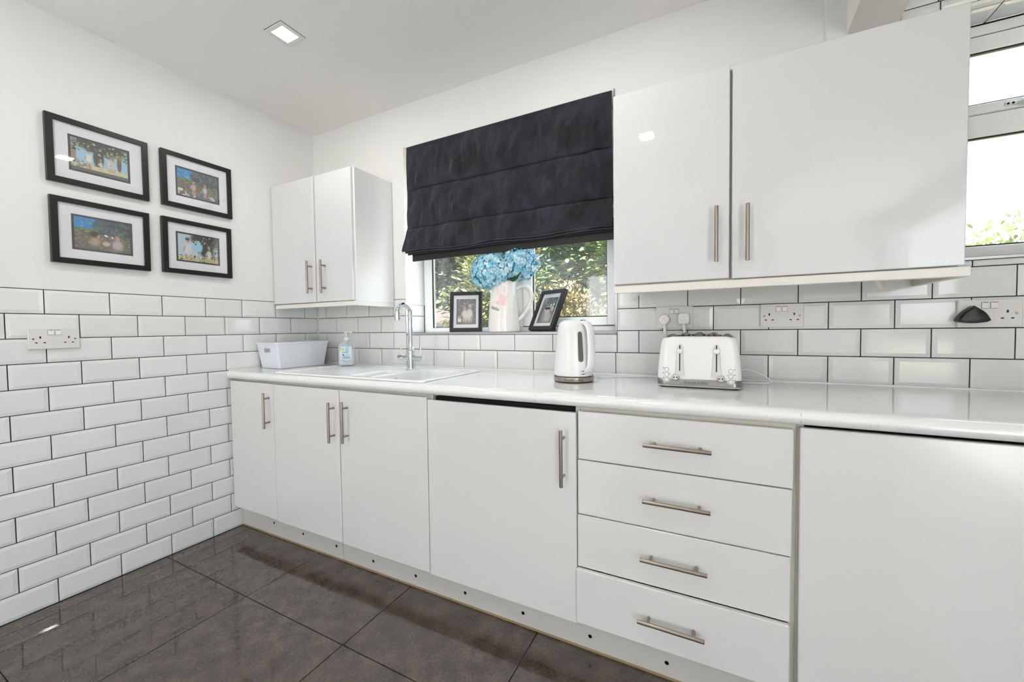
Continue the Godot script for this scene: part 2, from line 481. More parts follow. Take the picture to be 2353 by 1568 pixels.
func windows() -> void:
	var w := structure("window_1", "white plastic two-pane window over the sink, half covered by the dark blind", "window")
	var mb := M()
	rect_frame(mb, 0.811, 2.083, 1.128, 2.246, 0.060, 0.045, 0.027, 0.06, -0.212, -0.170)
	mb.box(Vector3(1.462, 1.155, -0.212), Vector3(1.519, 2.186, -0.170), 0.003)
	part("frame", mb, X.upvc, w)
	mb = M()
	rect_frame(mb, 1.5235, 2.047, 1.1585, 2.196, 0.059, 0.044, 0.044, 0.06, -0.205, -0.160)
	part("sash", mb, X.upvc, w)
	mb = M()
	gasket(mb, 0.871, 1.462, 1.153, 2.187, -0.180, 0.005)
	gasket(mb, 1.5825, 2.003, 1.2025, 2.137, -0.172, 0.005)
	mb.box(Vector3(1.5185, 1.155, -0.225), Vector3(1.524, 2.19, -0.174))
	mb.box(Vector3(1.52, 1.1548, -0.225), Vector3(2.05, 1.159, -0.174))
	part("gasket", mb, X.gasket, w)
	mb = M(); mb.box(Vector3(0.871, 1.153, -0.210), Vector3(1.462, 2.187, -0.206)); part("pane", mb, X.glass, w)
	mb = M(); mb.box(Vector3(1.5825, 1.2025, -0.203), Vector3(2.003, 2.137, -0.199)); part("pane", mb, X.glass, w)
	# right window
	w = structure("window_2", "white plastic window with a top light at the far right behind the cabinet", "window")
	mb = M()
	rect_frame(mb, W2[0], W2[1], 1.3655, 2.194, 0.06, 0.06, 0.017, 0.037, -0.215, -0.147)
	mb.box(Vector3(W2[0] + 0.06, 1.806, -0.215), Vector3(W2[1] - 0.06, 1.883, -0.147), 0.003)
	mb.box(Vector3(3.70, 1.38, -0.215), Vector3(3.76, 1.81, -0.147), 0.003)
	part("frame", mb, X.upvc, w)
	mb = M(); rect_frame(mb, W2[0] + 0.065, W2[1] - 0.065, 1.884, 2.154, 0.05, 0.05, 0.034, 0.053, -0.208, -0.142); part("sash", mb, X.upvc, w)
	mb = M(); mb.box(Vector3(W2[0] + 0.06, 1.382, -0.2), Vector3(W2[1] - 0.06, 1.421, -0.150), 0.003); part("bead", mb, X.upvc, w)
	mb = M()
	gasket(mb, W2[0] + 0.06, 3.70, 1.420, 1.807, -0.156, 0.006); gasket(mb, 3.76, W2[1] - 0.06, 1.420, 1.807, -0.156, 0.006)
	gasket(mb, W2[0] + 0.114, W2[1] - 0.114, 1.917, 2.102, -0.150, 0.006)
	mb.box(Vector3(W2[0] + 0.05, 2.1535, -0.21), Vector3(W2[1] - 0.05, 2.1575, -0.148))
	part("gasket", mb, X.gasket, w)
	mb = M(); mb.box(Vector3(W2[0] + 0.06, 1.42, -0.19), Vector3(3.70, 1.807, -0.186)); part("pane", mb, X.glass, w)
	mb = M(); mb.box(Vector3(3.76, 1.42, -0.19), Vector3(W2[1] - 0.06, 1.807, -0.186)); part("pane", mb, X.glass, w)
	mb = M(); mb.box(Vector3(W2[0] + 0.114, 1.917, -0.185), Vector3(W2[1] - 0.114, 2.102, -0.181)); part("pane", mb, X.glass, w)
	mb = M()
	mb.box(Vector3(3.385, 1.893, -0.142), Vector3(3.53, 1.907, -0.136), 0.003)
	mb.tube([Vector3(3.42, 1.897, -0.136), Vector3(3.43, 1.905, -0.115), Vector3(3.45, 1.915, -0.105), Vector3(3.50, 1.91, -0.105), Vector3(3.52, 1.897, -0.112)], 0.007, 10)
	mb.cyl(Vector3(3.43, 1.90, -0.138), Vector3(3.43, 1.90, -0.112), 0.011, 14, 0.002)
	var h := part("handle", mb, X.plastic, w)
	for x in [3.392, 3.404]:
		mb = M(); mb.cyl(Vector3(x, 1.900, -0.137), Vector3(x, 1.900, -0.1345), 0.0035, 10); part("screw", mb, X.dark, h)

# ---------------------------------------------------------------- ceiling lights
func ceiling_light(x: float, z: float) -> void:
	var seen := x < 1.0 and z < 1.0
	var where: String = "over the sink corner, the one in view" if seen else ("above the blind, just out of view" if z < 0.9 else ("by the left wall beside the camera" if x < 1.0 else "over the camera, mirrored in the wall cabinet door"))
	var t := thing("ceiling_light", Vector3(x, H, z), "small square white recessed LED ceiling panel " + where, "ceiling light", "square ceiling panels")
	var o := t.position
	var a := 0.058; var b := 0.039
	var mb := M(o)
	for s in [[-a, a, -a, -b], [-a, a, b, a], [-a, -b, -b, b], [b, a, -b, b]]:
		mb.box(Vector3(x + s[0], H - 0.005, z + s[2]), Vector3(x + s[1], H + 0.0, z + s[3]), 0.0012)
	part("bezel", mb, X.plastic, t)
	mb = M(o)
	mb.box(Vector3(x - a - 0.0015, H - 0.0012, z - a - 0.0015), Vector3(x + a + 0.0015, H, z + a + 0.0015)); part("rim_gap", mb, X.edge, t)
	mb = M(o); mb.box(Vector3(x - b, H - 0.0035, z - b), Vector3(x + b, H - 0.001, z + b))
	part("diffuser_panel", mb, X.lamp if X.has("lamp") else lamp_material(), t)
	var l := AreaLight3D.new()
	l.name = "area_light"
	l.area_size = Vector2(0.078, 0.078); l.light_energy = 0.32; l.light_color = Color(1.0, 0.99, 0.975)
	l.shadow_enabled = true; l.area_range = 12.0
	l.position = Vector3(0, -0.008, 0); l.rotation = Vector3(-PI / 2, 0, 0)
	t.add_child(l, true)

func lamp_material() -> StandardMaterial3D:
	var m := mat(Color.WHITE, 0.5)
	m.emission_enabled = true; m.emission = Color(1.0, 0.98, 0.94); m.emission_energy_multiplier = 3.0
	X.lamp = m
	return m

# ---------------------------------------------------------------- cabinets
func bar_handle(parent: Node3D, at: Vector3, length: float, vertical: bool, o: Vector3) -> void:
	# at: centre of the bar's axis projected on the door face
	var d := Vector3.UP if vertical else Vector3.RIGHT
	var mb := M(o)
	var c := at + Vector3(0, 0, 0.033)
	mb.cyl(c - d * length / 2, c + d * length / 2, 0.0062, 16, 0.001)
	for s in [-1, 1]:
		mb.cyl(at + d * s * length * 0.34, at + d * s * length * 0.34 + Vector3(0, 0, 0.03), 0.0048, 12)
	part("handle", mb, X.steel, parent)

func front(parent: Node3D, called: String, x0: float, x1: float, y0: float, y1: float, z1: float, m: Material, o: Vector3) -> MeshInstance3D:
	var mb := M(o)
	mb.box(Vector3(x0, y0, z1 - 0.018), Vector3(x1, y1, z1), 0.0022)
	return part(called, mb, m, parent)

# open carcass of panels
func carcass(t: Node3D, x0: float, x1: float, top_rail: bool) -> void:
	var o := t.position
	var mb := M(o)
	mb.box(Vector3(x0, 0.13, 0.03), Vector3(x0 + 0.016, 0.876, 0.566)); mb.box(Vector3(x1 - 0.016, 0.13, 0.03), Vector3(x1, 0.876, 0.566))
	mb.box(Vector3(x0 + 0.016, 0.13, 0.03), Vector3(x1 - 0.016, 0.146, 0.566)); mb.box(Vector3(x0 + 0.016, 0.146, 0.03), Vector3(x1 - 0.016, 0.74, 0.04))
	if top_rail:
		mb.box(Vector3(x0 + 0.016, 0.845, 0.548), Vector3(x1 - 0.016, 0.876, 0.566))
	part("body", mb, X.carcass, t)
	if not top_rail:
		mb = M(o); mb.box(Vector3(x0 + 0.018, 0.15, 0.05), Vector3(x1 - 0.018, 0.868, 0.55)); part("appliance", mb, X.dark, t)

func base_units() -> void:
	var zf := 0.588
	var t := thing("base_cabinet", Vector3(0.212, 0.128, 0.3), "narrow glossy white base cabinet in the corner against the tiled left wall", "cabinet", "base cabinets")
	carcass(t, 0.012, 0.411, true)
	var d := front(t, "door", 0.0135, 0.4085, 0.135, 0.868, zf + 0.003, X.door, t.position)
	bar_handle(d, Vector3(0.3755, 0.727, zf + 0.003), 0.190, true, t.position)
	t = thing("base_cabinet", Vector3(0.92, 0.128, 0.3), "double-door glossy white base cabinet beneath the sink", "cabinet", "base cabinets")
	carcass(t, 0.412, 1.4335, true)
	d = front(t, "door", 0.4125, 0.9085, 0.130, 0.8665, zf + 0.003, X.door, t.position)
	bar_handle(d, Vector3(0.877, 0.713, zf + 0.003), 0.192, true, t.position)
	d = front(t, "door", 0.912, 1.432, 0.124, 0.8665, zf, X.door, t.position)
	bar_handle(d, Vector3(0.9655, 0.7205, zf), 0.193, true, t.position)
	t = thing("base_cabinet", Vector3(1.758, 0.12, 0.3), "wide white single-door unit with a black gap under the worktop, left of the drawers", "cabinet", "base cabinets")
	carcass(t, 1.4345, 2.0845, false)
	d = front(t, "door", 1.4365, 2.0755, 0.120, 0.8575, zf, X.door, t.position)
	bar_handle(d, Vector3(2.0325, 0.702, zf), 0.196, true, t.position)
	t = thing("drawer_unit", Vector3(2.388, 0.128, 0.3), "white base unit of four drawers with horizontal bar handles", "drawer unit")
	carcass(t, 2.0855, 2.699, true)
	var ys := [[0.7005, 0.864, 0.7825, 2.3955], [0.511, 0.697, 0.606, 2.3935], [0.326, 0.5075, 0.4195, 2.386], [0.134, 0.322, 0.2285, 2.3795]]
	for k in 4:
		var zz: float = zf + (0.012 if k == 3 else 0.0)
		d = front(t, "drawer", 2.083 - 0.002 * k, 2.6895 - 0.002 * k, ys[k][0], ys[k][1], zz, X.door, t.position)
		bar_handle(d, Vector3(ys[k][3], ys[k][2], zz), 0.190, false, t.position)
	t = thing("base_cabinet", Vector3(3.02, 0.128, 0.3), "wide plain white door unit right of the drawers, without a visible handle", "cabinet", "base cabinets")
	carcass(t, 2.6995, 3.349, false)
	front(t, "door", 2.704, 3.343, 0.13, 0.8715, zf, X.door, t.position)
	t = thing("base_cabinet", Vector3(3.86, 0.128, 0.3), "double white base cabinet at the far right end of the worktop", "cabinet", "base cabinets")
	carcass(t, 3.35, 4.37, true)
	front(t, "door", 3.352, 3.858, 0.13, 0.8665, zf, X.door, t.position); front(t, "door", 3.862, 4.368, 0.13, 0.8665, zf, X.door, t.position)
	# plinth boards with screw holes
	plinth("plinth", 0.004, 0.854, [0.303, 0.5524, 0.808], "short white plinth board with three dark screw holes under the corner cabinets")
	plinth("plinth", 0.857, 4.37, [1.0597, 1.3169, 1.5787, 1.8444, 2.1075, 2.3619, 2.62, 2.88], "long white plinth board with dark screw holes below the sink, drawers and right units")
	# worktop with a round front edge, cut out for the sink
	var w := thing("worktop", Vector3(2.19, 0.88, 0.3), "long white laminate worktop with sparse dark flecks and a rounded front edge", "worktop")
	var o := w.position
	var mb := M(o)
	var prof := [Vector2(0.56, WT), Vector2(0.585, WT), Vector2(0.597, 0.9195), Vector2(0.6045, 0.913), Vector2(0.608, 0.903), Vector2(0.608, 0.897), Vector2(0.6045, 0.888), Vector2(0.597, 0.882), Vector2(0.585, 0.88), Vector2(0.56, 0.88)]
	var rows := []
	for x in [0.0135, 4.37]:
		var row := PackedVector3Array()
		for p in prof: row.append(Vector3(x, p.y, p.x))
		rows.append(row)
	mb.grid(rows, false, true)
	for e in [0, 1]:
		for k in range(1, prof.size() - 1):
			if e == 0: mb.tri(rows[0][0], rows[0][k + 1], rows[0][k])
			else: mb.tri(rows[1][0], rows[1][k], rows[1][k + 1])
	for b in [[0.0135, 0.41, 0.001, 0.56], [1.375, 4.37, 0.001, 0.56], [0.41, 1.375, 0.001, 0.10], [0.41, 1.375, 0.555, 0.56]]:
		mb.box(Vector3(b[0], 0.88, b[2]), Vector3(b[1], WT, b[3]))
	mb.box(Vector3(0.001, 0.88, 0.001), Vector3(0.0135, WT, 0.6))
	part("board", mb, X.worktop, w)
	mb = M(o)
	mb.tube([Vector3(0.008, WT + 0.002, 0.002), Vector3(4.37, WT + 0.002, 0.002)], 0.005, 8)
	mb.tube([Vector3(0.002, WT + 0.002, 0.004), Vector3(0.002, WT + 0.002, 0.59)], 0.004, 8)
	part("sealant", mb, X.plastic, w)

func plinth(called: String, x0: float, x1: float, holes: Array, label: String) -> void:
	var t := thing(called, Vector3((x0 + x1) / 2, 0.0, 0.535), label, "plinth", "plinth boards")
	var cs := CSGCombiner3D.new()
	cs.name = "board"
	t.add_child(cs, true)
	var b := CSGBox3D.new()
	b.name = "panel"; b.size = Vector3(x1 - x0, 0.118, 0.014); b.position = Vector3(0, 0.069, 0); b.material = X.plinth
	cs.add_child(b)
	var ys := {0.303: 0.0761, 0.5524: 0.070, 0.808: 0.066}
	for x in holes:
		var c := CSGCylinder3D.new()
		c.name = "hole"; c.radius = 0.0068; c.height = 0.022; c.sides = 14; c.operation = CSGShape3D.OPERATION_SUBTRACTION; c.material = X.dark
		c.position = Vector3(x - t.position.x, ys.get(x, 0.054), 0.004); c.rotation = Vector3(PI / 2, 0, 0)
		cs.add_child(c, true)
	var mb := M(t.position)
	mb.box(Vector3(x0, 0.0, 0.528), Vector3(x1, 0.0095, 0.5413)); part("worn_edge", mb, X.board, t)

func wall_units() -> void:
	# small double cabinet in the corner
	var t := thing("wall_cabinet", Vector3(0.36, 1.287, 0.15), "small white double-door wall cabinet in the corner above the sink drainer", "cabinet", "wall cabinets")
	var o := t.position
	var mb := M(o); mb.box(Vector3(0.012, 1.312, 0.002), Vector3(0.698, 2.050, 0.286), 0.001); part("body", mb, X.carcass, t)
	mb = M(o); mb.box(Vector3(0.699, 1.312, 0.002), Vector3(0.715, 2.053, 0.290), 0.0015); part("side_panel", mb, mat(Color(0.90, 0.90, 0.905), 0.42), t)
	var d := front(t, "door", 0.006, 0.398, 1.316, 2.052, 0.312, X.door_up, o)
	bar_handle(d, Vector3(0.3705, 1.4615, 0.312), 0.19, true, o)
	d = front(t, "door", 0.404, 0.7045, 1.3165, 2.052, 0.306, X.door_up, o)
	bar_handle(d, Vector3(0.4815, 1.459, 0.306), 0.19, true, o)
	mb = M(o)
	mb.box(Vector3(0.006, 1.287, 0.288), Vector3(0.716, 1.312, 0.306), 0.002); mb.box(Vector3(0.700, 1.287, 0.002), Vector3(0.716, 1.312, 0.288), 0.002)
	part("pelmet", mb, X.pelmet, t)
	# wide cabinet at the right
	t = thing("wall_cabinet", Vector3(2.63, 1.28, 0.15), "wide glossy white wall cabinet with two large doors above the toaster and sockets", "cabinet", "wall cabinets")
	o = t.position
	mb = M(o); mb.box(Vector3(2.15, 1.307, 0.002), Vector3(3.112, 2.026, 0.299), 0.001); part("body", mb, X.carcass, t)
	d = front(t, "door", 2.1455, 2.5395, 1.3125, 2.031, 0.320, X.door_up, o)
	bar_handle(d, Vector3(2.500, 1.4615, 0.320), 0.189, true, o)
	d = front(t, "door", 2.5475, 3.117, 1.3095, 2.024, 0.322, X.door_up, o)
	bar_handle(d, Vector3(2.592, 1.457, 0.322), 0.187, true, o)
	mb = M(o)
	mb.box(Vector3(2.143, 1.278, 0.300), Vector3(3.130, 1.306, 0.320), 0.002)
	mb.box(Vector3(3.112, 1.278, 0.002), Vector3(3.130, 1.306, 0.300), 0.002)
	part("pelmet", mb, X.pelmet, t)
	for x in [2.20, 2.985]:
		mb = M(o)
		var s := 1.0 if x < 2.5 else -1.0
		mb.box(Vector3(x, 1.2995, 0.10), Vector3(x + 0.07, 1.306, 0.24), 0.001)
		var a := Vector3(x + 0.035 * s, 1.299, 0.24); var p := [a, a + Vector3(-0.05 * s, 0, -0.10), a + Vector3(-0.05 * s, -0.038, -0.10)]
		var q := []
		for v in p: q.append(v + Vector3(0.012 * s, 0, 0))
		if s < 0:
			var z := p; p = q; q = z
		mb.tri(p[0], p[1], p[2]); mb.tri(q[0], q[2], q[1])
		for k in 3: mb.quad(p[(k + 1) % 3], p[k], q[k], q[(k + 1) % 3])
		part("bracket", mb, X.pelmet, t)

# ---------------------------------------------------------------- flat prints
func blob(im: Image, c: Vector2, r: Vector2, col: Color, soft := 0.5, ang := 0.0) -> void:
	var e := maxf(r.x, r.y) * 1.3
	for y in range(maxi(0, int(c.y - e)), mini(im.get_height(), int(c.y + e) + 1)):
		for x in range(maxi(0, int(c.x - e)), mini(im.get_width(), int(c.x + e) + 1)):
			var d := (Vector2(x, y) - c).rotated(-ang)
			var q := sqrt((d.x / r.x) ** 2 + (d.y / r.y) ** 2)
			var a := 1.0 - smoothstep(1.0 - soft, 1.0 + soft * 0.4, q)
			if a > 0.0: im.set_pixel(x, y, im.get_pixel(x, y).lerp(col, a))

func scatter(im: Image, n: int, area: Rect2, cols: Array, r0: float, r1: float, seed_: int) -> void:
	var rng := RandomNumberGenerator.new()
	rng.seed = seed_
	for k in n:
		var p := area.position + Vector2(rng.randf() * area.size.x, rng.randf() * area.size.y)
		var r := rng.randf_range(r0, r1)
		blob(im, p, Vector2(r, r * rng.randf_range(0.25, 0.8)), cols[rng.randi() % cols.size()], 0.4, rng.randf() * PI)

func person(im: Image, c: Vector2, h: float, shirt: Color, hair: Color) -> void:
	var skin := rgb(196, 150, 132)
	blob(im, c + Vector2(-h * 0.05, h * 0.36), Vector2(h * 0.05, h * 0.17), skin, 0.7); blob(im, c + Vector2(h * 0.06, h * 0.36), Vector2(h * 0.05, h * 0.17), skin, 0.7)
	blob(im, c, Vector2(h * 0.15, h * 0.28), shirt, 0.6)
	blob(im, c + Vector2(-h * 0.15, h * 0.0), Vector2(h * 0.045, h * 0.16), skin, 0.7, 0.25)
	blob(im, c + Vector2(0, -h * 0.36), Vector2(h * 0.085, h * 0.11), skin, 0.6); blob(im, c + Vector2(-h * 0.02, -h * 0.43), Vector2(h * 0.09, h * 0.075), hair, 0.6)

func photo(k: int) -> ImageTexture:
	var w := 176; var h := 126
	if k >= 4:
		w = 104; h = 140
	var im := Image.create(w, h, false, Image.FORMAT_RGB8)
	var white := rgb(214, 210, 208)
	match k:
		0:
			im.fill(rgb(150, 190, 214))
			blob(im, Vector2(95, 10), Vector2(95, 34), rgb(38, 40, 34), 0.4)
			blob(im, Vector2(82, 60), Vector2(18, 46), rgb(44, 42, 38), 0.3); blob(im, Vector2(6, 60), Vector2(9, 60), rgb(150, 130, 110), 0.3)
			scatter(im, 150, Rect2(0, 0, 176, 46), [rgb(30, 34, 28), rgb(62, 70, 48), rgb(170, 180, 160), rgb(96, 104, 60)], 2, 7, 1)
			blob(im, Vector2(148, 62), Vector2(8, 34), rgb(92, 72, 52), 0.2); scatter(im, 40, Rect2(120, 22, 54, 26), [rgb(110, 124, 60), rgb(150, 150, 80)], 2, 6, 2)
			im.fill_rect(Rect2i(0, 96, 176, 18), rgb(196, 196, 150)); im.fill_rect(Rect2i(0, 113, 176, 13), rgb(92, 88, 84))
			scatter(im, 50, Rect2(0, 84, 60, 30), [rgb(96, 92, 74), rgb(130, 126, 100)], 2, 6, 3)
			person(im, Vector2(52, 70), 74, white, rgb(90, 66, 54)); person(im, Vector2(88, 84), 52, rgb(190, 192, 190), rgb(150, 110, 80))
			person(im, Vector2(116, 74), 66, rgb(200, 200, 198), rgb(120, 80, 60)); person(im, Vector2(128, 76), 62, rgb(190, 188, 186), rgb(140, 110, 70))
		1, 2:
			im.fill(rgb(92, 84, 74))
			im.fill_rect(Rect2i(0, 0, 176, 44), rgb(28, 132, 190)); scatter(im, 40, Rect2(0, 8, 90, 34), [rgb(40, 120, 180), rgb(80, 160, 205), rgb(24, 110, 170)], 3, 10, 4 + k)
			blob(im, Vector2(130, 26), Vector2(78, 40), rgb(44, 62, 76), 0.15); scatter(im, 130, Rect2(66, 4, 110, 50), [rgb(54, 72, 84), rgb(34, 48, 58), rgb(86, 98, 102)], 3, 12, 6 + k)
			scatter(im, 80, Rect2(0, 42, 66, 16), [rgb(96, 130, 48), rgb(130, 160, 66), rgb(60, 90, 40)], 2, 5, 8 + k)
			scatter(im, 260, Rect2(0, 58, 176, 66), [rgb(120, 108, 96), rgb(80, 72, 66), rgb(104, 96, 90), rgb(136, 128, 118)], 2, 6, 9 + k)
			scatter(im, 60, Rect2(140, 56, 36, 60), [rgb(96, 116, 62), rgb(150, 156, 120), rgb(64, 84, 48)], 2, 5, 12)
			if k == 1:
				im.fill_rect(Rect2i(0, 94, 22, 12), rgb(214, 208, 196)); scatter(im, 30, Rect2(0, 110, 176, 14), [rgb(60, 90, 110), rgb(180, 178, 170)], 4, 16, 13)
				person(im, Vector2(68, 78), 76, rgb(186, 160, 146), rgb(90, 70, 60)); person(im, Vector2(118, 80), 74, rgb(196, 186, 186), rgb(130, 84, 70))
			else:
				blob(im, Vector2(60, 62), Vector2(15, 14), rgb(36, 30, 30), 0.5); blob(im, Vector2(60, 92), Vector2(20, 22), rgb(168, 146, 122), 0.6); blob(im, Vector2(72, 70), Vector2(6, 9), rgb(186, 130, 112), 0.6)
				blob(im, Vector2(132, 66), Vector2(10, 13), rgb(180, 130, 112), 0.6); blob(im, Vector2(134, 96), Vector2(22, 26), rgb(178, 160, 148), 0.6); blob(im, Vector2(124, 98), Vector2(10, 16), rgb(150, 160, 186), 0.6)
				blob(im, Vector2(96, 62), Vector2(7, 4), rgb(230, 230, 235), 0.3, 0.7); blob(im, Vector2(116, 66), Vector2(6, 3), rgb(225, 225, 230), 0.3, 1.0)
				blob(im, Vector2(96, 96), Vector2(14, 10), rgb(196, 170, 156), 0.4)
		3:
			im.fill(rgb(178, 196, 206))
			blob(im, Vector2(124, 14), Vector2(74, 36), rgb(18, 20, 16), 0.3); blob(im, Vector2(122, 62), Vector2(34, 44), rgb(24, 24, 20), 0.4)
			blob(im, Vector2(84, 52), Vector2(24, 34), rgb(150, 200, 216), 0.3)
			scatter(im, 90, Rect2(60, 2, 116, 40), [rgb(16, 20, 14), rgb(36, 44, 26), rgb(180, 186, 170), rgb(84, 96, 50)], 2, 6, 15)
			scatter(im, 90, Rect2(140, 20, 36, 100), [rgb(70, 84, 44), rgb(40, 48, 30), rgb(110, 120, 70)], 2, 6, 16)
			im.fill_rect(Rect2i(0, 104, 176, 22), rgb(176, 178, 120)); scatter(im, 60, Rect2(0, 98, 176, 26), [rgb(150, 160, 90), rgb(60, 56, 46), rgb(206, 204, 160)], 2, 8, 17)
			person(im, Vector2(42, 70), 112, rgb(206, 206, 208), rgb(60, 64, 76)); person(im, Vector2(134, 84), 92, rgb(200, 202, 200), rgb(150, 120, 90)); person(im, Vector2(88, 104), 56, rgb(170, 168, 168), rgb(130, 100, 84))
		4:
			im.fill(rgb(84, 90, 84))
			scatter(im, 120, Rect2(0, 0, 104, 70), [rgb(70, 76, 70), rgb(120, 134, 104), rgb(190, 196, 176), rgb(54, 62, 54)], 2, 6, 21)
			im.fill_rect(Rect2i(4, 108, 20, 22), rgb(214, 216, 204)); im.fill_rect(Rect2i(4, 98, 16, 4), rgb(220, 222, 214))
			person(im, Vector2(42, 82), 104, rgb(206, 200, 196), rgb(140, 126, 96)); person(im, Vector2(74, 80), 112, rgb(210, 206, 200), rgb(196, 176, 146))
			blob(im, Vector2(58, 92), Vector2(30, 40), rgb(208, 204, 200), 0.8)
			scatter(im, 30, Rect2(84, 20, 18, 100), [rgb(214, 214, 206), rgb(70, 74, 70)], 2, 4, 22)
		5:
			im.fill(rgb(36, 52, 56))
			scatter(im, 90, Rect2(0, 0, 104, 60), [rgb(34, 58, 62), rgb(60, 84, 88), rgb(150, 168, 166), rgb(26, 40, 44)], 2, 5, 25)
			blob(im, Vector2(66, 40), Vector2(6, 8), rgb(226, 214, 214), 0.3); blob(im, Vector2(84, 36), Vector2(6, 8), rgb(226, 214, 214), 0.3); blob(im, Vector2(66, 62), Vector2(6, 16), rgb(220, 214, 216), 0.3); blob(im, Vector2(84, 60), Vector2(8, 18), rgb(196, 184, 188), 0.3)
			blob(im, Vector2(44, 76), Vector2(30, 44), rgb(196, 188, 182), 0.7); blob(im, Vector2(60, 112), Vector2(44, 40), rgb(170, 164, 156), 0.7); blob(im, Vector2(30, 100), Vector2(12, 34), rgb(120, 116, 112), 0.8); blob(im, Vector2(54, 70), Vector2(14, 10), rgb(190, 156, 144), 0.8)
			scatter(im, 26, Rect2(0, 130, 104, 8), [rgb(60, 58, 56), rgb(200, 196, 190)], 2, 4, 26)
	im.generate_mipmaps()
	return ImageTexture.create_from_image(im)

func print_material(k: int) -> StandardMaterial3D:
	var m := mat(Color.WHITE, 0.4)
	m.albedo_texture = photo(k)
	return m

# frame in its own axes: x right, y up, face towards +z; origin at the bottom middle of the back
func picture(t: Node3D, tf: Transform3D, w: float, h: float, depth: float, mould: float, pw: float, ph: float, border: float, k: int, m: Material) -> void:
	var o := t.position
	var place := func(mb: MB) -> MB:
		for i in mb.v.size():
			mb.v[i] = tf * mb.v[i] - o; mb.n[i] = tf.basis * mb.n[i]
		return mb
	var x := w / 2
	var ring := func(mb: MB, x0: float, y0: float, z0: float, x1: float, y1: float, z1: float) -> void:
		var a := [Vector3(-x0, y0, z0), Vector3(x0, y0, z0), Vector3(x0, h - y0, z0), Vector3(-x0, h - y0, z0)]
		var b := [Vector3(-x1, y1, z1), Vector3(x1, y1, z1), Vector3(x1, h - y1, z1), Vector3(-x1, h - y1, z1)]
		for i in 4: mb.quad(a[i], a[(i + 1) % 4], b[(i + 1) % 4], b[i])
	var mb := M()
	var e := 0.0015
	ring.call(mb, x, 0.0, 0.0, x, 0.0, depth - e)
	ring.call(mb, x, 0.0, depth - e, x - e, e, depth)
	ring.call(mb, x - e, e, depth, x - mould, mould, depth)
	ring.call(mb, x - mould, mould, depth, x - mould, mould, depth - 0.011)
	mb.quad(Vector3(x, 0, 0), Vector3(-x, 0, 0), Vector3(-x, h, 0), Vector3(x, h, 0))
	part("frame", place.call(mb), m, t)
	var zc := depth - 0.010
	mb = M()
	var q := Vector3(pw / 2 + border, ph / 2 + border, 0); var cy := h / 2
	var O := [Vector3(-x + mould, mould, zc), Vector3(x - mould, mould, zc), Vector3(x - mould, h - mould, zc), Vector3(-x + mould, h - mould, zc)]
	var I := [Vector3(-q.x, cy - q.y, zc), Vector3(q.x, cy - q.y, zc), Vector3(q.x, cy + q.y, zc), Vector3(-q.x, cy + q.y, zc)]
	for i in 4:
		var j := (i + 1) % 4
		mb.quad(O[i], O[j], I[j], I[i])
		mb.quad(I[i], I[j], I[j] - Vector3(0, 0, 0.0015), I[i] - Vector3(0, 0, 0.0015))
	part("mount", place.call(mb), X.card, t)
	mb = M()
	var z1 := zc - 0.0014
	var J := [Vector3(-pw / 2, cy - ph / 2, z1), Vector3(pw / 2, cy - ph / 2, z1), Vector3(pw / 2, cy + ph / 2, z1), Vector3(-pw / 2, cy + ph / 2, z1)]
	for i in 4:
		var j := (i + 1) % 4
		mb.quad(I[i] - Vector3(0, 0, 0.0014), I[j] - Vector3(0, 0, 0.0014), J[j], J[i])
	part("border", place.call(mb), X.edge, t)
	mb = M(); mb.quad(J[0], J[1], J[2], J[3]); part("photograph", place.call(mb), print_material(k), t)
	mb = M(); mb.box(Vector3(-x + mould - 0.001, mould - 0.001, zc + 0.002), Vector3(x - mould + 0.001, h - mould + 0.001, zc + 0.004)); part("glass", place.call(mb), X.picture_glass, t)

func wall_pictures() -> void:
	var L := ["black framed photo of a group under dark palm trees, upper left of the four", "black framed photograph of two people before blue sea and rocks, upper right of the four", "black framed photo of two seated people by a boulder, lower left of the four", "black framed photograph of people in white under palm fronds, lower right of the four"]
	var at := [[1.0975, 1.7945, 0.338, 0.0], [0.7135, 1.7955, 0.326, 0.0], [1.0995, 1.4525, 0.330, -0.004], [0.7225, 1.4555, 0.322, -0.004]]
	for k in 4:
		var t := thing("picture_frame", Vector3(0.0, at[k][1], at[k][0]), L[k], "picture frame", "black picture frames on the left wall")
		var tf := Transform3D(Basis(Vector3.UP, PI / 2) * Basis(Vector3(0, 0, 1), at[k][3]), t.position)
		picture(t, tf, at[k][2], 0.281, 0.022, 0.0225, 0.187, 0.137, 0.0085, k, X.frame)

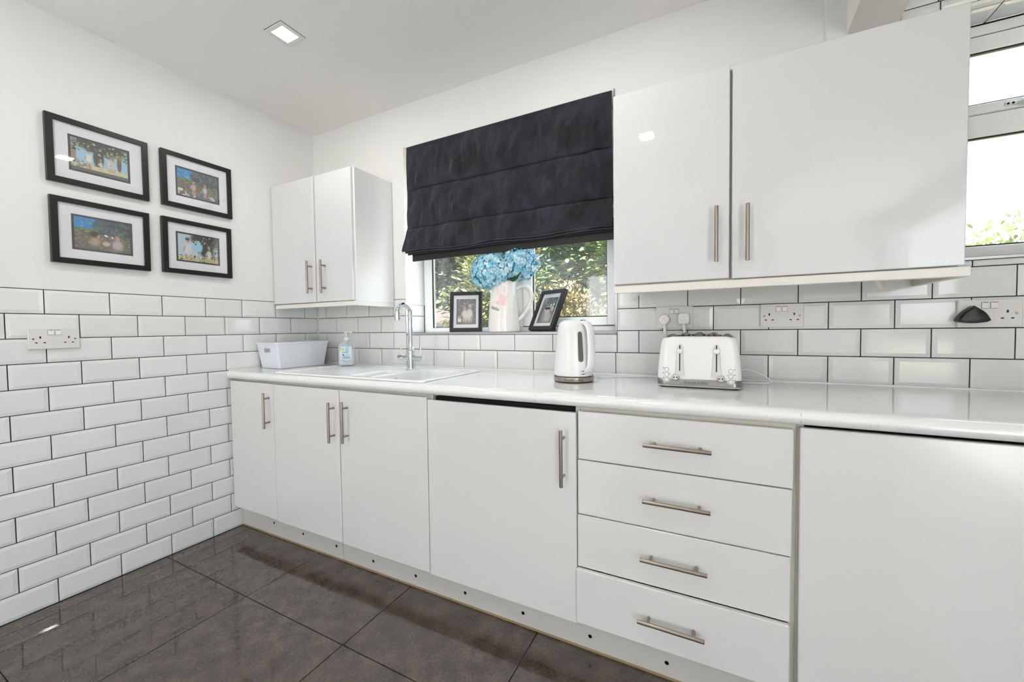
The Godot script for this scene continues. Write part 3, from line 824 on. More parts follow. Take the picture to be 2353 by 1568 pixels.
# ---------------------------------------------------------------- sockets and plugs
# plate in the plane given by right vector r and outward normal n; c is its centre on the wall
func socket(c: Vector3, r: Vector3, w: float, h: float, label: String) -> Node3D:
	var t := thing("wall_socket", c, label, "socket", "double wall sockets")
	var n := r.cross(Vector3.UP)
	var tf := Transform3D(Basis(r, Vector3.UP, n), c)
	var put := func(called: String, a: Vector3, b: Vector3, ch: float, m: Material, p: Node3D) -> MeshInstance3D:
		var mb := M(c); mb.box(a, b, ch, tf); return part(called, mb, m, p)
	put.call("plate", Vector3(-w / 2, -h / 2, 0.0), Vector3(w / 2, h / 2, 0.0095), 0.002, X.plate, t)
	for s in [-1, 1]:
		var sw: MeshInstance3D = put.call("switch", Vector3(s * 0.0105 - 0.0085, 0.016, 0.009), Vector3(s * 0.0105 + 0.0085, 0.037, 0.0125), 0.0012, X.plastic, t)
		put.call("switch_mark", Vector3(s * 0.0105 - 0.006, 0.0345, 0.0122), Vector3(s * 0.0105 + 0.006, 0.0362, 0.0128), 0.0, mat_red(), sw)
		put.call("switch_gap", Vector3(s * 0.0105 - 0.0092, 0.0153, 0.0092), Vector3(s * 0.0105 + 0.0092, 0.0377, 0.0098), 0.0, X.grey if X.has("grey") else mat_grey(), t)
		var x: float = s * 0.041
		put.call("pin_slot", Vector3(x - 0.0024, 0.001, 0.009), Vector3(x + 0.0024, 0.010, 0.0098), 0.0, X.dark, t)
		for e in [-1, 1]:
			put.call("pin_slot", Vector3(x + e * 0.0115 - 0.0036, -0.0185, 0.009), Vector3(x + e * 0.0115 + 0.0036, -0.0145, 0.0098), 0.0, X.dark, t)
		var mb := M(c)
		var q: Vector3 = tf * Vector3(s * w * 0.405, -0.001, 0.009)
		mb.cyl(q, q + n * 0.0016, 0.0036, 12, 0.0006); part("screw", mb, X.steel, t)
	return t

func mat_grey() -> StandardMaterial3D:
	X.grey = mat(Color(0.42, 0.41, 0.40), 0.6); return X.grey
func mat_red() -> StandardMaterial3D:
	if not X.has("red"): X.red = mat(Color(0.45, 0.30, 0.27), 0.5)
	return X.red

func plug(called: String, c: Vector3, m: Material, label: String, kind: int) -> Node3D:
	var t := thing(called, c, label, "plug")
	var mb := M(c)
	# outline: rounded shield, extruded from the plate
	var rows := []
	for z in [[0.0, 1.0], [0.020, 1.0], [0.026, 0.95], [0.030, 0.8], [0.0305, 0.0]]:
		var row := PackedVector3Array()
		for j in 28:
			var a := TAU * j / 28
			var r := 0.0235
			var sx := cos(a); var sy := sin(a)
			if kind == 0:      # round top, waisted foot
				r *= 1.0 if sy > -0.4 else 0.9
			elif kind == 1:    # boxy
				r *= 1.0 / pow(pow(absf(sx), 4.0) + pow(absf(sy), 4.0), 0.25)
			else:              # wide rounded triangle
				var tr := 1.0 / maxf(cos(fmod(a - PI / 2 + TAU + 0.0001, TAU / 3) - PI / 3), 0.3)
				r *= lerpf(1.0, tr, 0.55) * 1.02
			row.append(c + Vector3(sx * r * z[1] * (1.28 if kind == 2 else 1.0), sy * r * z[1] * (0.95 if kind == 2 else 1.05), z[0] * (1.15 if kind == 2 else 1.0)))
		rows.append(row)
	mb.grid(rows, true, true)
	part("body", mb, m, t)
	if kind < 2:
		mb = M(c)
		mb.tube([c + Vector3(0, -0.016, 0.014), c + Vector3(0.001, -0.03, 0.014), c + Vector3(0.003, -0.048, 0.013)], 0.0075, 12)
		mb.tube([c + Vector3(0.003, -0.046, 0.013), c + Vector3(0.004, -0.062, 0.012)], 0.0052, 10)
		part("strain_relief", mb, m, t)
		mb = M(c)
		mb.tube([c + Vector3(0.004, -0.06, 0.012), c + Vector3(0.006, -0.10, 0.012), c + Vector3(0.012, -0.17, 0.012), c + Vector3(0.02, -0.235, 0.014), c + Vector3(0.03, -0.2455, 0.02), c + Vector3(0.05, -0.2465, 0.026)], 0.0034, 8)
		part("cord", mb, m, t)
		mb = M(c)
		for p in [[-0.009, -0.008], [0.009, -0.008], [0.0, 0.006]]:
			mb.cyl(c + Vector3(p[0], p[1], 0.0295), c + Vector3(p[0], p[1], 0.0308), 0.0012, 8)
		part("dimple", mb, mat_grey(), t)
	return t

func sockets() -> void:
	socket(Vector3(0.0, 1.1290, 1.265), Vector3(0, 0, -1), 0.149, 0.086, "white double wall socket on the tiled left wall, nothing plugged in")
	socket(Vector3(2.3365, 1.1873, 0.0), Vector3(1, 0, 0), 0.150, 0.095, "white double wall socket behind the toaster with two white plugs in it")
	socket(Vector3(2.7295, 1.1852, 0.0), Vector3(1, 0, 0), 0.143, 0.092, "empty white double wall socket right of the toaster")
	socket(Vector3(3.299, 1.1785, 0.0), Vector3(1, 0, 0), 0.150, 0.092, "white double wall socket at far right with a black plug in it")
	plug("plug", Vector3(2.2975, 1.1770, 0.0095), X.ceramic, "rounded cream plug, left one in the socket behind the toaster", 0)
	plug("plug", Vector3(2.3765, 1.1805, 0.0095), X.plastic, "boxy white plug, right one in the socket behind the toaster", 1)
	plug("plug", Vector3(3.2535, 1.1690, 0.0095), X.black, "black rounded triangular plug in the far right socket", 2)

# ---------------------------------------------------------------- sink, tap
func sdrect(x: float, z: float, a: Array, r: float) -> float:
	var c := Vector2((a[0] + a[1]) / 2, (a[2] + a[3]) / 2); var hs := Vector2((a[1] - a[0]) / 2, (a[3] - a[2]) / 2) - Vector2(r, r)
	var q := (Vector2(x, z) - c).abs() - hs
	return q.max(Vector2.ZERO).length() + minf(maxf(q.x, q.y), 0.0) - r

func sink_and_tap() -> void:
	var t := thing("sink", Vector3(0.89, WT, 0.33), "white inset sink with one and a half bowls and a ribbed drainer on the left", "sink")
	var o := t.position
	var A := [0.385, 1.40, 0.085, 0.578]
	var B := [1.040, 1.330, 0.150, 0.535]
	var C := [0.885, 1.018, 0.245, 0.510]
	var D := [0.415, 0.862, 0.125, 0.545]
	var mb := M(o)
	var rows := []
	var nx := 204; var nz := 100
	for i in nz + 1:
		var row := PackedVector3Array()
		for j in nx + 1:
			var x: float = lerpf(A[0], A[1], float(j) / nx); var z: float = lerpf(A[2], A[3], float(i) / nz)
			var e := -sdrect(x, z, A, 0.03)
			var y := WT + 0.0005 + 0.0085 * smoothstep(-0.002, 0.008, e) - 0.004 * smoothstep(0.012, 0.028, e)
			var b := sdrect(x, z, B, 0.05); y -= 0.165 * smoothstep(0.003, -0.028, b) + 0.003 * smoothstep(0.010, 0.0, b)
			var c := sdrect(x, z, C, 0.04); y -= 0.095 * smoothstep(0.003, -0.024, c) + 0.003 * smoothstep(0.010, 0.0, c)
			var d := sdrect(x, z, D, 0.03)
			var k := smoothstep(0.0, -0.02, d)
			y -= k * (0.0032 - 0.0022 * pow(0.5 + 0.5 * cos(TAU * (z - 0.15) / 0.047), 3.0))
			row.append(Vector3(x, y, z))
		rows.append(row)
	mb.grid(rows, false, false)
	part("basin", mb, X.sink, t)
	mb = M(o)
	mb.cyl(Vector3(1.185, 0.757, 0.34), Vector3(1.185, 0.7605, 0.34), 0.042, 24, 0.001); part("waste", mb, X.chrome, t)
	mb = M(o); mb.cyl(Vector3(0.952, 0.827, 0.38), Vector3(0.952, 0.8305, 0.38), 0.03, 20, 0.001); part("waste", mb, X.chrome, t)
	mb = M(o); mb.cyl(Vector3(1.052, 0.895, 0.362), Vector3(1.062, 0.893, 0.362), 0.011, 16, 0.001); part("overflow", mb, X.chrome, t)
	# monobloc mixer
	t = thing("tap", Vector3(1.008, WT + 0.003, 0.192), "tall chrome swan-neck mixer tap with two side levers behind the sink", "tap")
	o = t.position
	mb = M(o)
	mb.lathe(o, [[0.0, 0.0], [0.027, 0.0], [0.027, 0.004], [0.0255, 0.0065], [0.0215, 0.008], [0.0212, 0.10], [0.0205, 0.108], [0.0165, 0.115], [0.0158, 0.125], [0.0, 0.126]], 32)
	part("body", mb, X.chrome, t)
	mb = M(o)
	var pts := []
	for k in 8: pts.append(o + Vector3(0, 0.11 + 0.205 * k / 7.0, 0))
	var R := 0.042
	for k in 15:
		var a := PI * (k + 1) / 15.0
		pts.append(o + Vector3(-0.012 * (1 - cos(a)) * 0.5, 0.315 + R * sin(a), R * (1 - cos(a))))
	pts.append(o + Vector3(-0.012, 0.30, 2 * R)); 
	mb.tube(pts, 0.0125, 18)
	mb.cyl(o + Vector3(-0.012, 0.272, 2 * R), o + Vector3(-0.012, 0.312, 2 * R), 0.0148, 18, 0.001)
	part("spout", mb, X.chrome, t)
	for s in [-1, 1]:
		mb = M(o)
		var y := 0.066
		mb.cyl(o + Vector3(s * 0.015, y, 0), o + Vector3(s * 0.055, y, 0), 0.0155, 20, 0.001)
		mb.cyl(o + Vector3(s * 0.055, y, 0), o + Vector3(s * 0.087, y, 0), 0.0178, 22, 0.0015)
		mb.cyl(o + Vector3(s * 0.068, y + 0.012, 0), o + Vector3(s * 0.069, y + 0.072, 0), 0.0036, 10, 0.0008)
		part("lever", mb, X.chrome, t)

# ---------------------------------------------------------------- lettering
func letters(parent: Node3D, called: String, text: String, size: float, m: Material, place: Callable, bold := false) -> void:
	var tm := TextMesh.new()
	var f := SystemFont.new()
	f.font_names = PackedStringArray(["Droid Sans"])
	if bold: f.font_weight = 700
	tm.font = f; tm.text = text; tm.font_size = 32; tm.pixel_size = size / 32.0; tm.depth = 0.0; tm.curve_step = 2.0
	var arr := tm.get_mesh_arrays()
	var v: PackedVector3Array = arr[Mesh.ARRAY_VERTEX]
	var n: PackedVector3Array = arr[Mesh.ARRAY_NORMAL]
	for i in v.size():
		var pn: Array = place.call(v[i])
		v[i] = pn[0]; n[i] = pn[1]
	var a := []
	a.resize(Mesh.ARRAY_MAX)
	a[Mesh.ARRAY_VERTEX] = v; a[Mesh.ARRAY_NORMAL] = n; a[Mesh.ARRAY_INDEX] = arr[Mesh.ARRAY_INDEX]
	var am := ArrayMesh.new()
	am.add_surface_from_arrays(Mesh.PRIMITIVE_TRIANGLES, a)
	var o := MeshInstance3D.new()
	o.mesh = am; o.material_override = m; o.name = called
	parent.add_child(o, true)

# ---------------------------------------------------------------- things on the worktop
func rrect(c: Vector3, hx: float, hz: float, r: float, n := 8) -> PackedVector3Array:
	var row := PackedVector3Array()
	var s := [[1, 1], [-1, 1], [-1, -1], [1, -1]]
	# starts at +x side going towards +z
	for k in 4:
		for j in n:
			var a := PI / 2 * (k + float(j) / (n - 1))
			row.append(c + Vector3(s[k][0] * (hx - r) + cos(a) * r, 0, s[k][1] * (hz - r) + sin(a) * r))
	return row

func worktop_things() -> void:
	# storage tray in the corner
	var t := thing("storage_tray", Vector3(0.112, WT + 0.001, 0.262), "white plastic storage tray with a slot handle, in the corner beside the drainer", "storage tray")
	var o := t.position
	var mb := M(o)
	var hgt := 0.157
	var rows := []
	var prof := [[0.0, 0.086, 0.150], [0.003, 0.089, 0.153], [hgt - 0.012, 0.1, 0.176], [hgt - 0.010, 0.1035, 0.1795], [hgt, 0.1045, 0.1805], [hgt, 0.1005, 0.1765], [hgt - 0.010, 0.0985, 0.1745], [0.006, 0.086, 0.150], [0.005, 0.083, 0.147]]
	# three walls and the base as a loft; the front wall is cut by the slot handle
	for p in prof:
		rows.append(rrect(o + Vector3(0, p[0], 0), p[1], p[2], 0.012, 7))
	var hole := [-0.028, 0.028, 0.098, 0.122]
	for i in rows.size() - 1:
		var C: int = rows[0].size()
		for j in C:
			var a: Vector3 = rows[i][j]; var b: Vector3 = rows[i][(j + 1) % C]; var c: Vector3 = rows[i + 1][(j + 1) % C]; var d: Vector3 = rows[i + 1][j]
			var wide := (a - b).length() > 0.1 and a.z > o.z + 0.05 and absf(a.z - b.z) < 0.01 and absf(a.y - d.y) > 0.05
			if not wide:
				mb.quad(a, d, c, b); continue
			# strip round the hole
			var rect := [b, a, d, c] if a.y < d.y else [c, d, a, b]     # left-low, right-low, right-high, left-high
			var inn := []
			for k in [[0, 2], [1, 2], [1, 3], [0, 3]]:
				var x: float = hole[k[0]]; var y: float = hole[k[1]]
				var f: float = (y - (rect[0].y - o.y)) / (rect[3].y - rect[0].y)
				inn.append(Vector3(o.x + x, o.y + y, lerpf(rect[0].z, rect[3].z, f)))
			for k in 4:
				var e := (k + 1) % 4
				if i < 4: mb.quad(rect[k], rect[e], inn[e], inn[k])
				else: mb.quad(rect[e], rect[k], inn[k], inn[e])
	for k in 4:
		var pts := [[hole[0], hole[2]], [hole[1], hole[2]], [hole[1], hole[3]], [hole[0], hole[3]]]
		var e := (k + 1) % 4
		var zz := func(y: float, inner: bool) -> float:
			return lerpf(0.153, 0.176, (y - 0.003) / (hgt - 0.015)) if not inner else lerpf(0.150, 0.1745, (y - 0.006) / (hgt - 0.016))
		mb.quad(o + Vector3(pts[k][0], pts[k][1], zz.call(pts[k][1], true)), o + Vector3(pts[e][0], pts[e][1], zz.call(pts[e][1], true)), o + Vector3(pts[e][0], pts[e][1], zz.call(pts[e][1], false)), o + Vector3(pts[k][0], pts[k][1], zz.call(pts[k][1], false)))
	var base: PackedVector3Array = rows[-1]
	for j in range(1, base.size() - 1): mb.tri(base[0], base[j + 1], base[j])
	var base2: PackedVector3Array = rows[0]
	for j in range(1, base2.size() - 1): mb.tri(base2[0], base2[j], base2[j + 1])
	part("tub", mb, mat(Color(0.88, 0.89, 0.92), 0.3), t)
	soap()
	kettle()
	toaster()

func soap() -> void:
	var t := thing("soap_bottle", Vector3(0.452, WT + 0.007, 0.145), "clear pump bottle of pearly hand soap with a pale blue label behind the drainer", "soap bottle")
	var o := t.position
	var yaw := Basis(Vector3.UP, 0.75)
	var body := func(prof: Array, mb: MB) -> void:
		var rows := []
		for p in prof:
			var row := PackedVector3Array()
			for q in rrect(Vector3.ZERO, p[1], p[2], minf(p[2], p[1]) * 0.75, 8): row.append(o + yaw * q + Vector3(0, p[0], 0))
			rows.append(row)
		mb.grid(rows, true, true)
	var clear := mat(Color(0.9, 0.93, 0.94, 0.22), 0.05)
	clear.transparency = BaseMaterial3D.TRANSPARENCY_ALPHA
	var mb := M(o)
	body.call([[0.0, 0.0, 0.0], [0.0, 0.041, 0.022], [0.005, 0.047, 0.027], [0.02, 0.049, 0.029], [0.06, 0.0475, 0.0285], [0.105, 0.0485, 0.029], [0.125, 0.046, 0.0275], [0.14, 0.036, 0.023], [0.148, 0.021, 0.0165], [0.152, 0.013, 0.013], [0.158, 0.013, 0.013]], mb)
	part("bottle", mb, clear, t)
	mb = M(o)
	body.call([[0.002, 0.0, 0.0], [0.002, 0.039, 0.021], [0.006, 0.0445, 0.0255], [0.02, 0.0468, 0.0273], [0.06, 0.0455, 0.0268], [0.088, 0.0462, 0.0272], [0.0885, 0.0, 0.0]], mb)
	part("soap_liquid", mb, mat(Color(0.88, 0.89, 0.88), 0.25), t)
	mb = M(o)
	mb.lathe(o, [[0.0, 0.156], [0.0165, 0.156], [0.0165, 0.170], [0.012, 0.176], [0.0055, 0.177], [0.0055, 0.203], [0.0, 0.203]], 24)
	var hd := yaw * Vector3(1, 0, 0.0)
	mb.tube([o + Vector3(0, 0.206, 0) - hd * 0.014, o + Vector3(0, 0.209, 0), o + Vector3(0, 0.208, 0) + hd * 0.02, o + Vector3(0, 0.203, 0) + hd * 0.033], 0.0055, 12)
	part("pump", mb, X.plastic, t)
	# label: printed sheet lying on the front of the bottle
	var im := Image.create(96, 128, false, Image.FORMAT_RGB8)
	im.fill(rgb(206, 219, 228))
	im.fill_rect(Rect2i(0, 0, 96, 40), rgb(196, 212, 218))
	blob(im, Vector2(54, 26), Vector2(16, 30), rgb(150, 196, 212), 0.4); blob(im, Vector2(18, 22), Vector2(14, 12), rgb(212, 204, 96), 0.2)
	im.fill_rect(Rect2i(10, 18, 16, 3), rgb(90, 86, 50)); im.fill_rect(Rect2i(12, 24, 12, 2), rgb(90, 86, 50))
	for x in [[10, 38], [42, 30]]: im.fill_rect(Rect2i(x[0], 44, x[1] - 8, 5), rgb(92, 140, 160))
	im.fill_rect(Rect2i(6, 56, 84, 40), rgb(188, 210, 226))
	blob(im, Vector2(22, 66), Vector2(6, 6), rgb(30, 38, 60), 0.2)
	for k in 9: im.fill_rect(Rect2i(22 + k * 6, 76, 4, 3), rgb(110, 130, 160))
	for k in 8: im.fill_rect(Rect2i(22 + k * 7, 86, 5, 5), rgb(60, 84, 124))
	for k in 40:
		im.fill_rect(Rect2i(8 + k, 104 + int(k * 0.4), 2, 3), rgb(96, 124, 150)); im.fill_rect(Rect2i(88 - k, 104 + int(k * 0.4), 2, 3), rgb(96, 124, 150))
	var lm := mat(Color.WHITE, 0.4)
	lm.albedo_texture = ImageTexture.create_from_image(im)
	mb = M(o)
	var rows := []
	for i in 9:
		var row := PackedVector3Array()
		for j in 9:
			var x := lerpf(-0.033, 0.033, j / 8.0); var y := lerpf(0.120, 0.018, i / 8.0)
			var zz := 0.0297 - 0.0055 * pow(absf(x) / 0.033, 4.0) - (0.002 if y > 0.112 else 0.0)
			row.append(o + yaw * Vector3(x, y, zz))
		rows.append(row)
	mb.grid(rows, false, false)
	part("label_print", mb, lm, t)

func kettle() -> void:
	var t := thing("kettle", Vector3(1.965, WT + 0.001, 0.272), "white jug kettle with a silver base ring and grey water gauge, left of the toaster", "kettle")
	var o := t.position
	var mb := M(o)
	var prof := [[0.0, 0.025], [0.0815, 0.025], [0.0822, 0.03], [0.0795, 0.08], [0.0755, 0.13], [0.0705, 0.18], [0.0655, 0.22], [0.061, 0.238], [0.0565, 0.246], [0.05, 0.2505], [0.0, 0.253]]
	mb.lathe(o, prof, 56); part("body", mb, X.plastic, t)
	mb = M(o); mb.lathe(o, [[0.0, 0.003], [0.081, 0.003], [0.0835, 0.005], [0.0838, 0.020], [0.0825, 0.0235], [0.0, 0.0236]], 56); part("base_ring", mb, mat(Color(0.66, 0.63, 0.59), 0.28, 1.0), t)
	mb = M(o); mb.lathe(o, [[0.0, 0.0], [0.0795, 0.0], [0.0795, 0.004], [0.0, 0.004]], 48); mb.lathe(o, [[0.0, 0.0225], [0.0805, 0.0225], [0.0805, 0.0262], [0.0, 0.0262]], 48); part("seam", mb, X.edge, t)
	mb = M(o); mb.lathe(o, [[0.0, 0.2495], [0.047, 0.2495], [0.046, 0.2535], [0.035, 0.2552], [0.0, 0.256]], 40); part("lid", mb, X.plastic, t)
	var az := deg_to_rad(62.0)
	var d := Vector3(sin(az), 0, cos(az)); var b := Vector3(cos(az), 0, -sin(az))
	var hp := [[0.036, 0.2415], [0.054, 0.2445], [0.072, 0.2425], [0.087, 0.232], [0.0965, 0.212], [0.1, 0.18], [0.1015, 0.145], [0.1015, 0.11], [0.1, 0.085], [0.095, 0.065], [0.085, 0.052], [0.072, 0.046]]
	var pts := []
	for p in hp: pts.append(o + d * p[0] + Vector3(0, p[1], 0))
	mb = M(o); mb.tube(smooth_path(pts), 0.0095, 20, true, b, 0.0195)
	part("handle", mb, X.plastic, t)
	# water gauge on the flank
	var ga := deg_to_rad(40.0)
	var strip := func(y0: float, y1: float, half: float, out: float, m: Material, called: String) -> void:
		var g := M(o)
		var rows := []
		for i in 33:
			var f := 0.5 - 0.5 * cos(PI * i / 32.0)
			var y := lerpf(y0, y1, f)
			var e := minf(y - y0, y1 - y)
			var hw := half * sqrt(maxf(0.0, 1.0 - pow(maxf(0.0, 1.0 - e / half), 2.0))) if e < half else half
			var r := 0.0
			for k in range(1, prof.size() - 1):
				if prof[k + 1][1] >= y and prof[k][1] <= y: r = lerpf(prof[k][0], prof[k + 1][0], (y - prof[k][1]) / (prof[k + 1][1] - prof[k][1]))
			var row := PackedVector3Array()
			for j in 7:
				var a: float = ga + lerpf(-hw, hw, j / 6.0) / 0.075
				row.append(o + Vector3(sin(a), 0, cos(a)) * (r + out) + Vector3(0, y, 0))
			rows.append(row)
		g.grid(rows, false, false)
		part(called, g, m, t)
	strip.call(0.080, 0.215, 0.0135, 0.0009, X.plastic, "gauge_surround")
	strip.call(0.086, 0.209, 0.0103, 0.0016, mat(Color(0.40, 0.38, 0.37), 0.15), "gauge")
	var sw := deg_to_rad(47.0)
	for y in [0.0365, 0.0485]:
		mb = M(o)
		var sd := Vector3(sin(sw), 0, cos(sw)); var sb := Vector3(cos(sw), 0, -sin(sw))
		mb.box(Vector3(-0.006, y - 0.0016, 0.079), Vector3(0.006, y + 0.0016, 0.083), 0.0008, Transform3D(Basis(sb, Vector3.UP, sd), o)); part("switch_mark", mb, X.black, t)
		for s in [-1, 1]:
			mb = M(o); mb.box(Vector3(s * 0.011 - 0.0012, y - 0.002, 0.079), Vector3(s * 0.011 + 0.0012, y + 0.002, 0.0822), 0.0005, Transform3D(Basis(sb, Vector3.UP, sd), o)); part("switch_mark", mb, mat_grey(), t)
	mb = M(o); var lb := o + d * 0.056 + Vector3(0, 0.253, 0)
	mb.box(Vector3(-0.010, -0.001, -0.007), Vector3(0.010, 0.0028, 0.007), 0.0015, Transform3D(Basis(b, Vector3.UP, d), lb)); part("lid_button", mb, X.edge, t)
	var va := deg_to_rad(18.0)
	letters(t, "lettering", "Russell Hobbs", 0.0125, X.print_dark, func(p: Vector3) -> Array:
		var a := va + p.x / 0.0845
		var nn := Vector3(sin(a), 0, cos(a))
		return [nn * 0.0842 + Vector3(0, 0.0125 + p.y, 0), nn])
	# cord along the wall to the toaster
	mb = M(o)
	var c := Curve3D.new()
	for p in [Vector3(2.03, 0.933, 0.215), Vector3(2.06, 0.9265, 0.15), Vector3(2.12, 0.9262, 0.09), Vector3(2.22, 0.9262, 0.055), Vector3(2.30, 0.9262, 0.04), Vector3(2.33, 0.9265, 0.036)]:
		c.add_point(p, Vector3(-0.03, 0, 0.01), Vector3(0.03, 0, -0.01))
	mb.tube(Array(c.tessellate(4, 3)), 0.0034, 8)
	part("cord", mb, X.plastic, t)

func toaster() -> void:
	var t := thing("toaster", Vector3(2.4425, WT, 0.188), "white four-slice toaster with two levers, dials and a silver band along its base", "toaster")
	var o := t.position
	var white: Material = X.plastic
	var mb := M(o)
	var rows := []
	var prof := [[0.034, 0.1395, 0.1245], [0.06, 0.1385, 0.1235], [0.10, 0.1355, 0.1215], [0.14, 0.1315, 0.119], [0.165, 0.1285, 0.117], [0.178, 0.126, 0.115], [0.185, 0.1225, 0.1115], [0.188, 0.116, 0.105], [0.188, 0.0, 0.0]]
	for i in prof.size():
		var row := rrect(o, prof[i][1], prof[i][2], minf(0.03, maxf(prof[i][2] - 0.001, 0.0)), 10)
		for j in row.size():
			var x: float = (row[j].x - o.x) / 0.125
			var k := smoothstep(0.10, 0.188, prof[i][0])
			row[j].y = o.y + prof[i][0] + 0.006 * k - 0.011 * x * x * k
		rows.append(row)
	mb.grid(rows, true, true)
	part("body", mb, white, t)
	mb = M(o)
	rows = []
	for p in [[0.010, 0.0, 0.0], [0.010, 0.1395, 0.1245], [0.0115, 0.141, 0.126], [0.034, 0.1405, 0.1255], [0.0345, 0.13, 0.115]]:
		var row := rrect(o, p[1], p[2], minf(0.031, p[2]), 10)
		for j in row.size(): row[j].y = o.y + p[0]
		rows.append(row)
	mb.grid(rows, true, true)
	part("base_band", mb, mat(Color(0.60, 0.59, 0.585), 0.3, 1.0), t)
	mb = M(o)
	rows = []
	for p in [[0.005, 0.0, 0.0], [0.005, 0.1385, 0.1235], [0.0105, 0.1395, 0.1245]]:
		var row := rrect(o, p[1], p[2], minf(0.031, p[2]), 10)
		for j in row.size(): row[j].y = o.y + p[0]
		rows.append(row)
	mb.grid(rows, true, true)
	part("base", mb, white, t)
	for x in [-0.118, 0.118]:
		for z in [-0.095, 0.095]:
			mb = M(o); mb.cyl(o + Vector3(x, 0, z), o + Vector3(x, 0.007, z), 0.012, 14, 0.001); part("foot", mb, X.edge, t)
	# top: dark slots with bread guides that stand up a little
	for x in [-0.062, 0.062]:
		for z in [-0.045, 0.045]:
			mb = M(o)
			for i in 6:
				var xx: float = x + lerpf(-0.05, 0.04, i / 5.0)
				mb.box(o + Vector3(xx - 0.0005, 0.186, z - 0.017), o + Vector3(xx + 0.0105, 0.1945 - 0.011 * pow((xx + 0.005) / 0.125, 2.0), z + 0.017))
			part("slot", mb, X.dark, t)
	for x in [-0.098, -0.05, 0.0, 0.05, 0.098]:
		for z in [-0.072, -0.022, 0.022, 0.072]:
			var pp := []
			for k in 9:
				var f := k / 8.0
				pp.append(o + Vector3(x + lerpf(-0.016, 0.016, f), 0.1885 - 0.011 * pow(x / 0.125, 2.0) + 0.011 * sin(PI * f), z))
			mb = M(o); mb.tube(pp, 0.0032, 8); part("bread_guide", mb, X.steel, t)
	mb = M(o)
	rows = []
	for q in [[0.0, 1.0], [0.0012, 0.995]]:
		var row := PackedVector3Array()
		for k in 41:
			var x: float = lerpf(-0.112, 0.112, k / 40.0) * q[1]
			row.append(o + Vector3(x, 0.1955 - 0.011 * pow(x / 0.125, 2.0), 0.100 - q[0] * 30))
		rows.append(row)
	mb.grid(rows, false, false)
	part("top_plate", mb, X.steel, t)
	# front: z of the sloping face at height y
	var fz := func(y: float) -> float:
		for k in prof.size() - 1:
			if y >= prof[k][0] and y <= prof[k + 1][0]: return lerpf(prof[k][2], prof[k + 1][2], (y - prof[k][0]) / (prof[k + 1][0] - prof[k][0]))
		return 0.1255
	var lean := Basis(Vector3.RIGHT, -0.055)
	var grey_w := mat(Color(0.83, 0.83, 0.825), 0.3)
	for s in [-1, 1]:
		var x: float = s * 0.060
		mb = M(o)
		rows = []
		for ring_ in [[0.0, 1.0], [0.0028, 1.0], [0.0036, 0.9]]:
			var row := PackedVector3Array()
			for k in 29:
				var f := k / 28.0
				var hx := 0.0165; var y: float
				var xx: float
				if f < 0.3:
					y = lerpf(0.042, 0.135, f / 0.3); xx = 0.0165 - 0.006 * (y - 0.042) / 0.093
				elif f > 0.7:
					y = lerpf(0.135, 0.042, (f - 0.7) / 0.3); xx = -(0.0165 - 0.006 * (y - 0.042) / 0.093)
				else:
					var a := PI * (f - 0.3) / 0.4
					xx = cos(a) * 0.0105; y = 0.135 + sin(a) * 0.026
				var yc := 0.1
				var sc: float = ring_[1]
				var yy := yc + (y - yc) * lerpf(1.0, sc, 0.3)
				row.append(o + Vector3(x + xx * sc, yy, fz.call(yy) + ring_[0]))
			rows.append(row)
		mb.grid(rows, false, true)
		var last: PackedVector3Array = rows[-1]
		for k in range(1, last.size() - 1): mb.tri(last[0], last[k], last[k + 1])
		var ch := part("lever_channel", mb, grey_w, t)
		mb = M(o); mb.box(Vector3(-0.0018, -0.047, 0.0), Vector3(0.0018, 0.047, 0.0042), 0.0008, Transform3D(lean, o + Vector3(x, 0.110, fz.call(0.110)))); part("lever_slot", mb, X.dark, ch)
		mb = M(o)
		var kc: Vector3 = o + Vector3(x, 0.137, fz.call(0.137))
		rows = []
		for q in [[0.004, 0.55], [0.012, 0.9], [0.018, 1.0], [0.022, 0.85], [0.0235, 0.0]]:
			var row := PackedVector3Array()
			for k in 24:
				var a := TAU * k / 24
				var r := 0.0105
				row.append(kc + lean * Vector3(cos(a) * r * q[1] * 1.05, (sin(a) * r if sin(a) < 0 else sin(a) * r * 0.6) * q[1], q[0]))
			rows.append(row)
		mb.grid(rows, true, true)
		part("lever_knob", mb, white, t)
		# dial
		var dc := Vector3(s * 0.0735, 0.0395, 0)
		dc.z = fz.call(dc.y)
		mb = M(o); mb.cyl(o + dc, o + dc + lean * Vector3(0, 0, 0.0015), 0.0122, 24); part("dial_ring", mb, mat_grey(), t)
		mb = M(o); mb.cyl(o + dc, o + dc + lean * Vector3(0, 0, 0.011), 0.0112, 24, 0.0015)
		var dial := part("dial", mb, mat(Color(0.80, 0.80, 0.80), 0.25), t)
		mb = M(o)
		for e in [-1, 1]:
			mb.box(Vector3(e * 0.0048 - 0.0028, 0.0005, 0.0105), Vector3(e * 0.0048 + 0.0028, 0.0045, 0.0114), 0.0004, Transform3D(Basis(Vector3.RIGHT, -0.055) * Basis(Vector3(0, 0, 1), -e * 0.5), o + dc))
		part("dial_mark", mb, X.print_dark, dial)
